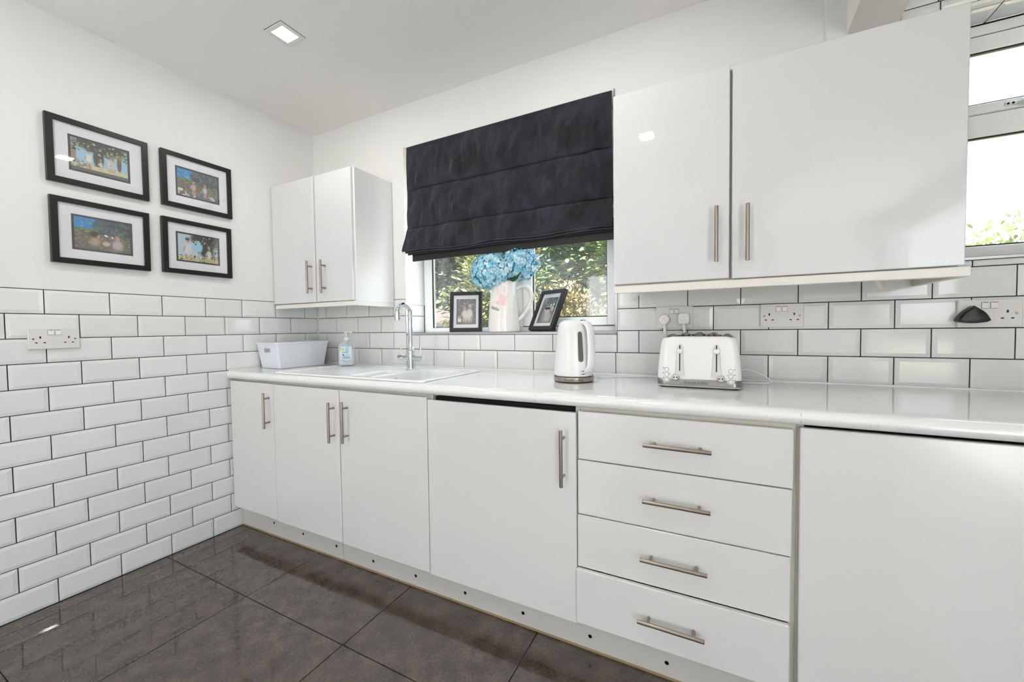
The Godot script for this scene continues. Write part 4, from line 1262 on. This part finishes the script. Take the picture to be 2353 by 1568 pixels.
		# three push buttons with printed marks
		for k in 3:
			var bc := Vector3(s * 0.1045, [0.067, 0.049, 0.0305][k], 0)
			bc.z = fz.call(maxf(bc.y, 0.034)) + (0.0008 if k == 2 else 0.0)
			if k == 2:
				mb = M(o)
				rows = []
				for z in [0.0, 0.0026]:
					var row := PackedVector3Array()
					for j in 15:
						var a := PI * j / 14.0
						row.append(o + bc + Vector3(-cos(a) * 0.0125, 0.004 - sin(a) * 0.0135, z))
					rows.append(row)
				mb.grid(rows, false, true)
				for j in range(1, 14): mb.tri(rows[1][0], rows[1][j], rows[1][j + 1])
				part("button_tab", mb, white, t)
				bc.z += 0.002
			mb = M(o); mb.cyl(o + bc, o + bc + Vector3(0, 0, 0.0012), 0.0077, 20); part("button_ring", mb, mat_grey(), t)
			mb = M(o); mb.cyl(o + bc, o + bc + Vector3(0, 0, 0.0042), 0.0068, 20, 0.001); part("button", mb, white, t)
			mb = M(o)
			var mx: float = s * 0.0115
			mb.box(o + Vector3(bc.x + mx - 0.0012, bc.y + 0.004, bc.z - 0.002), o + Vector3(bc.x + mx + 0.0012, bc.y + 0.0072, bc.z + 0.0012), 0.0005)
			if k > 0: mb.cyl(o + Vector3(bc.x - s * 0.011, bc.y + 0.0028, bc.z - 0.002), o + Vector3(bc.x - s * 0.011, bc.y + 0.0028, bc.z + 0.001), 0.0012, 10)
			part("button_mark", mb, X.print_dark, t)
	letters(t, "lettering", "Russell Hobbs", 0.0125, X.print_dark, func(p: Vector3) -> Array: return [Vector3(p.x - 0.006, 0.0215 + p.y, 0.1266), Vector3(0, 0, 1)])
	mb = M(o)
	var c := Curve3D.new()
	for p in [Vector3(2.57, 0.958, 0.09), Vector3(2.605, 0.975, 0.085), Vector3(2.655, 0.957, 0.075), Vector3(2.69, 0.933, 0.075), Vector3(2.68, 0.9262, 0.09), Vector3(2.63, 0.9262, 0.105), Vector3(2.585, 0.9262, 0.11), Vector3(2.53, 0.9262, 0.05), Vector3(2.46, 0.9262, 0.037)]:
		c.add_point(p)
	for i in range(1, c.point_count - 1):
		var d := (c.get_point_position(i + 1) - c.get_point_position(i - 1)) * 0.2
		c.set_point_in(i, -d); c.set_point_out(i, d)
	mb.tube(Array(c.tessellate(4, 3)), 0.0032, 8)
	part("cord", mb, white, t)

# ---------------------------------------------------------------- things on the window sill
func standing_frame(at: Vector3, yaw: float, lean: float, k: int, label: String) -> void:
	var t := thing("photo_frame", at, label, "photo frame", "photo frames on the window sill")
	var w := 0.190; var h := 0.236; var depth := 0.024
	var b := Basis(Vector3.UP, yaw) * Basis(Vector3.RIGHT, -lean)
	# the lower back edge rests on the sill
	var tf := Transform3D(b, at)
	picture(t, tf, w, h, depth, 0.0205, 0.107, 0.142, 0.004, k, X.frame_grey)
	var mb := M(at)
	mb.box(Vector3(-0.02, 0.0, -0.004), Vector3(0.02, 0.13, 0.0), 0.001, tf * Transform3D(Basis(Vector3.RIGHT, lean * 1.7), Vector3(0, 0.0, 0) + b.inverse() * (Basis(Vector3.UP, yaw) * Vector3(0, 0.002, -0.055 - 0.05 * sin(lean)))))
	part("strut", mb, X.frame, t)

func sill_things() -> void:
	standing_frame(Vector3(1.198, 1.1295, -0.072), 0.40, 0.16, 4, "dark photo frame standing on the sill left of the jug, showing two people")
	standing_frame(Vector3(1.683, 1.1295, -0.062), -0.473, 0.44, 5, "dark photo frame tilted back on the sill between the jug and the kettle")
	# jug
	var t := thing("jug", Vector3(1.446, 1.129, -0.078), "tall white ceramic jug with a pink handprint, holding blue hydrangeas on the sill", "jug")
	var o := t.position
	var mb := M(o)
	mb.lathe(o, [[0.0, 0.0], [0.085, 0.0], [0.0895, 0.004], [0.0885, 0.03], [0.085, 0.08], [0.0795, 0.15], [0.0745, 0.22], [0.0725, 0.255], [0.0730, 0.272], [0.0735, 0.276], [0.0715, 0.277], [0.069, 0.27], [0.0685, 0.22], [0.078, 0.08], [0.08, 0.012], [0.0, 0.010]], 56)
	part("body", mb, X.ceramic, t)
	var az := deg_to_rad(114.0)
	var d := Vector3(sin(az), 0, cos(az)); var b := Vector3(cos(az), 0, -sin(az))
	var pts := []
	for p in [[0.066, 0.232], [0.082, 0.246], [0.105, 0.252], [0.130, 0.246], [0.148, 0.226], [0.156, 0.198], [0.152, 0.168], [0.140, 0.138], [0.122, 0.108], [0.104, 0.086], [0.090, 0.072], [0.080, 0.066]]:
		pts.append(o + d * p[0] + Vector3(0, p[1], 0))
	mb = M(o); mb.tube(smooth_path(pts), 0.0115, 16, true, b, 0.0165); part("handle", mb, X.ceramic, t)
	# handprint: flat pink print wrapped on the jug
	var prof := func(y: float) -> float: return lerpf(0.0885, 0.0745, clampf((y - 0.03) / 0.19, 0, 1)) if y < 0.22 else lerpf(0.0745, 0.0725, (y - 0.22) / 0.035)
	var wrap := func(x: float, y: float, off: float) -> Vector3:
		var r: float = prof.call(y)
		var a: float = deg_to_rad(14.0) + x / 0.08
		return o + Vector3(sin(a), 0, cos(a)) * (r + off) + Vector3(0, y, 0)
	mb = M(o)
	var out := [[-0.018, 0.150], [0.004, 0.143], [0.026, 0.140], [0.030, 0.160], [0.034, 0.182], [0.026, 0.197], [0.004, 0.205], [-0.008, 0.195], [-0.006, 0.178], [-0.012, 0.166], [-0.034, 0.163]]
	var cen := [0.010, 0.172]
	for f in [[0.0, 0.5], [0.5, 1.0]]:
		for k in out.size():
			var p: Array = out[k]; var q: Array = out[(k + 1) % out.size()]
			var P := func(e: Array, m: float) -> Vector3: return wrap.call(lerpf(cen[0], e[0], m), lerpf(cen[1], e[1], m), 0.0008)
			if f[0] == 0.0: mb.tri(wrap.call(cen[0], cen[1], 0.0008), P.call(q, f[1]), P.call(p, f[1]))
			else: mb.quad(P.call(p, f[0]), P.call(q, f[0]), P.call(q, f[1]), P.call(p, f[1]))
	for s in [[-0.008, 0.203, -0.016, 0.236, 0.0035], [0.004, 0.210, 0.003, 0.248, 0.0025], [0.022, 0.205, 0.024, 0.244, 0.0025], [0.036, 0.182, 0.050, 0.206, 0.0045]]:
		for k in 5:
			var f0 := k / 5.0 + 0.02; var f1 := (k + 1) / 5.0 - 0.03
			var a := Vector2(lerpf(s[0], s[2], f0), lerpf(s[1], s[3], f0)); var c := Vector2(lerpf(s[0], s[2], f1), lerpf(s[1], s[3], f1))
			var nn := Vector2(s[4], 0)
			mb.quad(wrap.call(a.x - nn.x, a.y, 0.0008), wrap.call(a.x + nn.x, a.y, 0.0008), wrap.call(c.x + nn.x, c.y, 0.0008), wrap.call(c.x - nn.x, c.y, 0.0008))
	part("handprint", mb, mat(Color(0.92, 0.80, 0.81), 0.3), t)
	letters(t, "lettering", "Nella", 0.023, X.print_dark, func(p: Vector3) -> Array:
		var q := Vector2(p.x, p.y).rotated(-0.30)
		var w: Vector3 = wrap.call(q.x - 0.032, q.y + 0.127, 0.001)
		var nn := Vector3(w.x - o.x, 0, w.z - o.z).normalized()
		return [w - o, nn])
	# hydrangeas
	hydrangea(Vector3(1.392, 1.462, -0.035), Vector3(0.120, 0.098, 0.085), Color(0.47, 0.80, 0.90), Vector3(1.44, 1.17, -0.07), "large pale blue hydrangea head hanging over the left of the jug rim", 1, false)
	hydrangea(Vector3(1.555, 1.500, -0.062), Vector3(0.098, 0.095, 0.085), Color(0.38, 0.75, 0.87), Vector3(1.46, 1.17, -0.08), "blue hydrangea head on the right of the jug with a dark green leaf", 2, true)
	hydrangea(Vector3(1.430, 1.570, -0.105), Vector3(0.105, 0.07, 0.055), Color(0.42, 0.80, 0.87), Vector3(1.44, 1.17, -0.09), "blue hydrangea head with a greenish centre, behind and under the blind", 3, false)

func hydrangea(c: Vector3, r: Vector3, col: Color, foot: Vector3, label: String, seed_: int, leaf: bool) -> void:
	var t := thing("hydrangea", foot, label, "flower", "blue hydrangeas in the jug")
	var rng := RandomNumberGenerator.new()
	rng.seed = seed_ * 17
	var mb := M(foot)
	var n := 210
	var lin := col.srgb_to_linear()
	for k in n:
		# even points on the ellipsoid
		var y := 1.0 - 2.0 * (k + 0.5) / n; var a := k * 2.39996 + rng.randf() * 0.3
		var q := sqrt(1 - y * y)
		var nn := Vector3(cos(a) * q, y, sin(a) * q)
		var p := c + Vector3(nn.x * r.x, nn.y * r.y, nn.z * r.z) * rng.randf_range(0.88, 1.03)
		var axis := (nn + Vector3(rng.randf_range(-0.4, 0.4), rng.randf_range(-0.4, 0.4), rng.randf_range(-0.4, 0.4))).normalized()
		var x := axis.cross(Vector3.UP if absf(axis.y) < 0.9 else Vector3.RIGHT).normalized(); var z := axis.cross(x)
		var s := rng.randf_range(0.0145, 0.019)
		var sp := rng.randf() * TAU
		for e in 4:
			var th := sp + TAU * e / 4.0
			var u := x * cos(th) + z * sin(th); var w := axis.cross(u)
			var tone := rng.randf()
			mb.col = lin.lerp(Color(0.80, 0.92, 0.96), tone * 0.9)
			var rows := []
			for i in 4:
				var f := i / 3.0
				var hw: float = s * [0.10, 0.50, 0.55, 0.22][i]
				var lift: float = s * [0.0, 0.10, 0.06, -0.12][i]
				rows.append(PackedVector3Array([p + u * s * f - w * hw + axis * (lift + s * 0.14), p + u * s * f + axis * lift, p + u * s * f + w * hw + axis * (lift + s * 0.14)]))
			mb.grid(rows, false, true)
	var m := mat(Color.WHITE, 0.7)
	m.vertex_color_use_as_albedo = true
	m.cull_mode = BaseMaterial3D.CULL_DISABLED
	m.backlight_enabled = true; m.backlight = Color(0.25, 0.35, 0.4)
	var fl := part("flower_head", mb, m, t)
	fl.set_meta("kind", "stuff")
	mb = M(foot)
	var rows := []
	for i in 9:
		var row := PackedVector3Array()
		var la := PI * i / 8.0
		for j in 14:
			var a := TAU * j / 14
			row.append(c + Vector3(sin(a) * sin(la) * r.x, -cos(la) * r.y, cos(a) * sin(la) * r.z) * 0.86)
		rows.append(row)
	mb.grid(rows, true, false)
	part("flower_core", mb, mat(col.darkened(0.05), 0.9), t)
	mb = M(foot)
	var neck := Vector3(lerpf(foot.x, c.x, 0.35), 1.37, lerpf(foot.z, c.z, 0.3))
	mb.tube([foot, neck, c.lerp(neck, 0.4)], 0.0045, 8)
	part("stem", mb, mat(Color(0.30, 0.42, 0.20), 0.6), t)
	if leaf:
		mb = M(foot)
		rows = []
		var a0 := Vector3(1.512, 1.412, -0.02); var a1 := Vector3(1.592, 1.442, 0.0)
		for i in 8:
			var f := i / 7.0
			var hw := 0.024 * sin(PI * minf(f * 0.92 + 0.06, 1.0))
			var p := a0.lerp(a1, f) + Vector3(0, -0.012 * sin(PI * f), 0)
			rows.append(PackedVector3Array([p + Vector3(-0.004, hw * 0.8, -hw * 0.5), p + Vector3(0, 0, 0.003), p + Vector3(0.004, -hw * 0.8, hw * 0.5)]))
		mb.grid(rows, false, true)
		var g := mat(Color(0.12, 0.24, 0.11), 0.5)
		g.cull_mode = BaseMaterial3D.CULL_DISABLED
		part("leaf", mb, g, t)

# ---------------------------------------------------------------- roman blind
func blind() -> void:
	var t := thing("roman_blind", Vector3(1.45, 2.24, 0.0), "dark navy-black velvet roman blind partly raised, hanging in the window over the sink", "blind")
	var o := t.position
	var f1 := noise(31, 3.2, 4); var f3 := noise(32, 2.6, 2)
	var x0 := 0.838; var x1 := 2.068
	var sheet := func(prof: Array, xa: Callable, xb: Callable, amp: float, seedy: float, nx: int) -> MB:
		var mb := M(o)
		var rows := []
		for i in prof.size():
			var row := PackedVector3Array()
			for j in nx + 1:
				var s := float(j) / nx
				var y: float = prof[i][0]
				var x: float = lerpf(xa.call(y), xb.call(y), s)
				var k: float = prof[i][2]
				# slack between the cords at 10, 50 and 90 per cent of the width
				var tug: float = 0.5 - 0.5 * cos(TAU * (s - 0.1) / 0.4)
				var w := f1.get_noise_2d(x * 2.6 + seedy, y * 1.1 + s * 0.9) * 0.024 + f3.get_noise_2d(x * 2.2 + y * 0.9, y * 0.55 + seedy) * 0.020 + f3.get_noise_2d(x * 2.6 - y * 1.6, y * 0.7 + seedy * 2.0) * 0.010
				var edge: float = smoothstep(0.0, 0.06, minf(s, 1.0 - s)) * 0.7 + 0.3
				row.append(Vector3(x, y - k * 0.010 * tug * prof[i][3], prof[i][1] * (edge if y > 1.76 else 1.0) + amp * w * k * edge))
			rows.append(row)
		mb.grid(rows, false, false)
		return mb
	# main sheet: head, dowel creases at three heights, soft bellies between
	var prof := []
	var knots := [2.2405, 2.222, 1.980, 1.748]
	prof.append([2.2405, 0.002, 0.0, 0.0]); prof.append([2.2325, 0.004, 0.0, 0.0]); prof.append([2.222, 0.0035, 0.1, 0.0])
	for k in [[2.220, 1.982, 26, 0.010], [1.980, 1.752, 24, 0.014]]:
		for i in k[2] + 1:
			var f: float = i / float(k[2])
			prof.append([lerpf(k[0], k[1], f), 0.004 + k[3] * pow(sin(PI * f), 0.8) + 0.006 * f, 0.25 + 0.75 * sin(PI * f), 0.0])
		prof.append([k[1] - 0.001, 0.003, 0.3, 0.0])
	# lower fold: bulges out and turns under
	for i in 17:
		var f: float = i / 16.0
		prof.append([lerpf(1.750, 1.622, f), 0.008 + 0.034 * pow(f, 0.7), 0.4 + 0.5 * sin(PI * f), f])
	for i in 7:
		var a := PI * (i + 1) / 7.0
		prof.append([1.622 - 0.006 * sin(a), 0.036 + 0.006 * cos(a), 0.5, 1.0])
	for i in 5:
		prof.append([1.622 + 0.015 * (i + 1), 0.029 - 0.002 * i, 0.2, 0.6])
	var wide := func(y: float) -> float: return x0 - 0.016 * smoothstep(1.76, 1.62, y)
	var wide_r := func(y: float) -> float: return x1 + 0.006 * smoothstep(2.2, 1.75, y) + 0.004 * smoothstep(1.76, 1.74, y)
	part("fabric", sheet.call(prof, wide, wide_r, 1.0, 3.0, 170), X.velvet, t)
	# stacked folds behind the front one
	for q in [[1.610, 0.026, 0.838], [1.599, 0.014, 0.848]]:
		var pr := []
		for i in 6: pr.append([q[0] + 0.06 - 0.01 * i, q[1] + 0.004, 0.1, 1.0])
		for i in 7:
			var a := PI * i / 6.0
			pr.append([q[0] - 0.005 * sin(a), q[1] + 0.0005 + 0.004 * cos(a), 0.1, 1.0])
		for i in 6: pr.append([q[0] + 0.01 * i, q[1] - 0.0035, 0.1, 1.0])
		var xa: float = q[2]
		var xb: float = x1 + 0.006
		part("fold", sheet.call(pr, func(_y: float) -> float: return xa, func(_y: float) -> float: return xb, 0.5, 9.0, 60), X.velvet, t)
	var mb := M(o)
	mb.box(Vector3(0.868, 1.557, -0.008), Vector3(2.074, 1.66, 0.002), 0.002); part("bottom_bar", mb, X.lining, t)
	mb = M(o); mb.box(Vector3(x0 - 0.004, 2.238, -0.045), Vector3(x1 + 0.008, 2.2455, 0.0), 0.002); part("headrail", mb, X.upvc, t)
	# pale stitching along the fold
	mb = M(o)
	for q in [[1.6165, 0.0405, 0.826], [1.606, 0.0305, 0.840]]:
		var pts := []
		for j in 41:
			var s := j / 40.0
			var tug: float = 0.5 - 0.5 * cos(TAU * (s - 0.1) / 0.4)
			pts.append(Vector3(lerpf(q[2], x1 + 0.008, s), q[0] - 0.009 * tug, q[1] + 0.001))
		mb.tube(pts, 0.0011, 6)
	part("piping", mb, mat(Color(0.35, 0.35, 0.38), 0.7), t)

# ---------------------------------------------------------------- garden
var leaf_mesh: ArrayMesh
func foliage(parent: Node3D, c: Vector3, r: Vector3, n: int, size: float, cols: Array, seed_: int) -> void:
	if leaf_mesh == null:
		var mb := M()
		var rows := []
		for i in 4:
			var f := i / 3.0
			var hw: float = [0.02, 0.26, 0.24, 0.0][i]
			rows.append(PackedVector3Array([Vector3(-hw, 0.10, f), Vector3(0, 0.0, f), Vector3(hw, 0.10, f)]))
		mb.grid(rows, false, false)
		leaf_mesh = mb.mesh()
	var rng := RandomNumberGenerator.new()
	rng.seed = seed_
	var nz := noise(seed_, 1.3, 2)
	var mm := MultiMesh.new()
	mm.transform_format = MultiMesh.TRANSFORM_3D; mm.use_colors = true; mm.mesh = leaf_mesh; mm.instance_count = n
	for k in n:
		var d := Vector3(rng.randfn(), rng.randfn(), rng.randfn()).normalized()
		var lump := 1.0 + 0.55 * nz.get_noise_3dv(d * 2.2)
		var p := c + d * r * lump * pow(rng.randf(), 0.28)
		var out := (d + Vector3(rng.randf_range(-0.8, 0.8), rng.randf_range(-0.7, 0.3), rng.randf_range(-0.8, 0.8))).normalized()
		var up := Vector3(rng.randf_range(-0.7, 0.7), 1, rng.randf_range(-0.7, 0.7)).normalized()
		var b := Basis.looking_at(-out, up).scaled(Vector3.ONE * size * rng.randf_range(0.6, 1.3))
		mm.set_instance_transform(k, Transform3D(b, p - parent.position))
		var cc: Color = cols[rng.randi() % cols.size()]
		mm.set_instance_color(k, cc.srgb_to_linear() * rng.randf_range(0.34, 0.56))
	var o := MultiMeshInstance3D.new()
	o.multimesh = mm; o.name = "foliage"
	if not X.has("leaf"):
		X.leaf = mat(Color.WHITE, 0.55)
		X.leaf.vertex_color_use_as_albedo = true; X.leaf.cull_mode = BaseMaterial3D.CULL_DISABLED
		X.leaf.backlight_enabled = true; X.leaf.backlight = Color(0.10, 0.12, 0.04)
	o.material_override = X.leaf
	o.set_meta("kind", "stuff")
	parent.add_child(o, true)

func shrub(called: String, c: Vector3, r: Vector3, n: int, size: float, cols: Array, seed_: int, label: String, category: String, ground := -0.25) -> void:
	var t := thing(called, Vector3(c.x, ground, c.z), label, category)
	foliage(t, c, r, n, size, cols, seed_)
	var mb := M(t.position)
	var rng := RandomNumberGenerator.new()
	rng.seed = seed_ + 5
	for k in 6:
		var a := TAU * k / 6.0 + rng.randf()
		var top := c + Vector3(cos(a) * r.x * 0.55, r.y * rng.randf_range(0.1, 0.6), sin(a) * r.z * 0.55)
		mb.tube([Vector3(c.x + cos(a) * 0.05, ground, c.z + sin(a) * 0.05), Vector3(c.x, ground, c.z).lerp(top, 0.5) + Vector3(cos(a) * 0.05, 0, sin(a) * 0.05), top], 0.022, 6)
	part("stem", mb, mat(Color(0.33, 0.26, 0.19), 0.9), t)

func garden() -> void:
	var g := thing("ground", Vector3(0, -0.25, -10), "garden ground of lawn and paving outside the windows", "ground", "", "structure")
	var mb := M(g.position)
	mb.box(Vector3(-30, -0.35, -40), Vector3(30, -0.25, -0.3)); mb.box(Vector3(-30, -0.35, 12), Vector3(30, -0.25, 40))
	part("lawn", mb, triplanar(mat(Color.WHITE, 0.95), mottle(128, rgb(120, 122, 92), rgb(160, 152, 128), 41, 0.05), 0.5), g)
	var dark := [rgb(44, 70, 34), rgb(62, 94, 44), rgb(88, 122, 58), rgb(34, 56, 28)]
	var yel := [rgb(150, 166, 76), rgb(112, 140, 60), rgb(172, 168, 84), rgb(78, 108, 48), rgb(186, 184, 124)]
	var mid := [rgb(78, 118, 48), rgb(104, 146, 60), rgb(56, 90, 38), rgb(136, 166, 76)]
	var gold := [rgb(146, 128, 70), rgb(164, 148, 86), rgb(120, 110, 58), rgb(172, 160, 112)]
	var soft := [rgb(122, 140, 118), rgb(98, 120, 94), rgb(142, 156, 138)]
	shrub("shrub", Vector3(-3.6, 2.3, -6.6), Vector3(1.4, 2.2, 0.9), 9000, 0.15, soft + dark, 51, "tall soft grey-green conifer outside, at the left edge of the sink window", "shrub")
	shrub("shrub", Vector3(-0.50, 1.40, -3.7), Vector3(0.85, 1.15, 0.6), 6500, 0.10, yel, 52, "bright yellow and green variegated shrub outside, behind the jug", "shrub")
	shrub("tree", Vector3(-2.6, 2.8, -7.6), Vector3(1.9, 1.7, 0.9), 7000, 0.19, dark, 57, "dark green tree outside between the conifer and the yellow shrub", "tree")
	shrub("tree", Vector3(0.55, 2.2, -5.4), Vector3(1.7, 1.6, 0.9), 9000, 0.15, mid, 53, "mid green leafy tree outside, filling the right-hand pane", "tree")
	shrub("shrub", Vector3(1.35, 1.9, -4.2), Vector3(0.55, 1.0, 0.5), 4500, 0.10, mid + yel, 54, "light green shrub outside at the right edge of the right-hand pane", "shrub")
	shrub("shrub", Vector3(0.60, 1.05, -3.6), Vector3(0.55, 0.62, 0.45), 4500, 0.07, gold, 55, "golden brown bush outside, low in the right-hand pane", "shrub")
	shrub("shrub", Vector3(1.30, 0.85, -3.6), Vector3(0.42, 0.46, 0.4), 1800, 0.07, [rgb(232, 228, 214), rgb(190, 200, 150), rgb(226, 196, 186), rgb(120, 140, 84)], 56, "low pale-flowered plant outside beside the golden bush", "shrub")
	shrub("hedge", Vector3(-3.4, 1.9, -10.0), Vector3(6.0, 3.0, 1.2), 16000, 0.22, dark + mid, 58, "long dark hedge across the far end of the garden", "hedge")
	shrub("shrub", Vector3(5.5, 1.35, -5.2), Vector3(1.6, 0.85, 0.7), 9000, 0.085, [rgb(190, 206, 124), rgb(214, 226, 160), rgb(164, 186, 104), rgb(240, 244, 220)], 59, "pale green bush outside the far right window", "shrub")
	mb = M(g.position)
	mb.box(Vector3(-6, -0.35, ZF + 0.2), Vector3(12, -0.2, 12)); mb.box(Vector3(XR + 0.2, -0.35, -0.3), Vector3(12, -0.2, ZF + 0.2))
	part("patio", mb, mat(Color(0.80, 0.80, 0.80), 0.8), g)
	# small garden house with a pink-felt roof and blue wall
	var t := thing("playhouse", Vector3(-3.75, -0.25, -6.0 + 0.9), "small blue garden playhouse with a faded pink roof, low in the left pane", "playhouse")
	t.position = Vector3(-2.75, -0.25, -4.9)
	var o := t.position
	mb = M(o); mb.box(o + Vector3(-0.55, 0, -0.5), o + Vector3(0.55, 1.53, 0.5)); part("wall", mb, mat(Color(0.20, 0.26, 0.35), 0.7), t)
	mb = M(o)
	var e := [o + Vector3(-0.72, 1.52, 0.65), o + Vector3(0.72, 1.52, 0.65), o + Vector3(0.72, 1.52, -0.65), o + Vector3(-0.72, 1.52, -0.65)]
	var pk := o + Vector3(0, 1.83, 0)
	for k in 4: mb.tri(e[k], e[(k + 1) % 4], pk)
	mb.quad(e[3], e[2], e[1], e[0])
	for k in 4:
		mb.quad(e[k] + Vector3(0, -0.07, 0), e[(k + 1) % 4] + Vector3(0, -0.07, 0), e[(k + 1) % 4], e[k])
	part("roof", mb, mat(Color(0.215, 0.175, 0.165), 0.9), t)
	t = thing("garden_pole", Vector3(5.96, -0.25, -6.0), "thin pale upright pole outside the far right window", "pole")
	mb = M(t.position); mb.cyl(t.position, t.position + Vector3(0, 3.2, 0), 0.03, 12); mb.cyl(t.position + Vector3(0, 3.2, 0), t.position + Vector3(0, 3.24, 0), 0.04, 12)
	part("shaft", mb, mat(Color(0.8, 0.8, 0.8), 0.5), t)
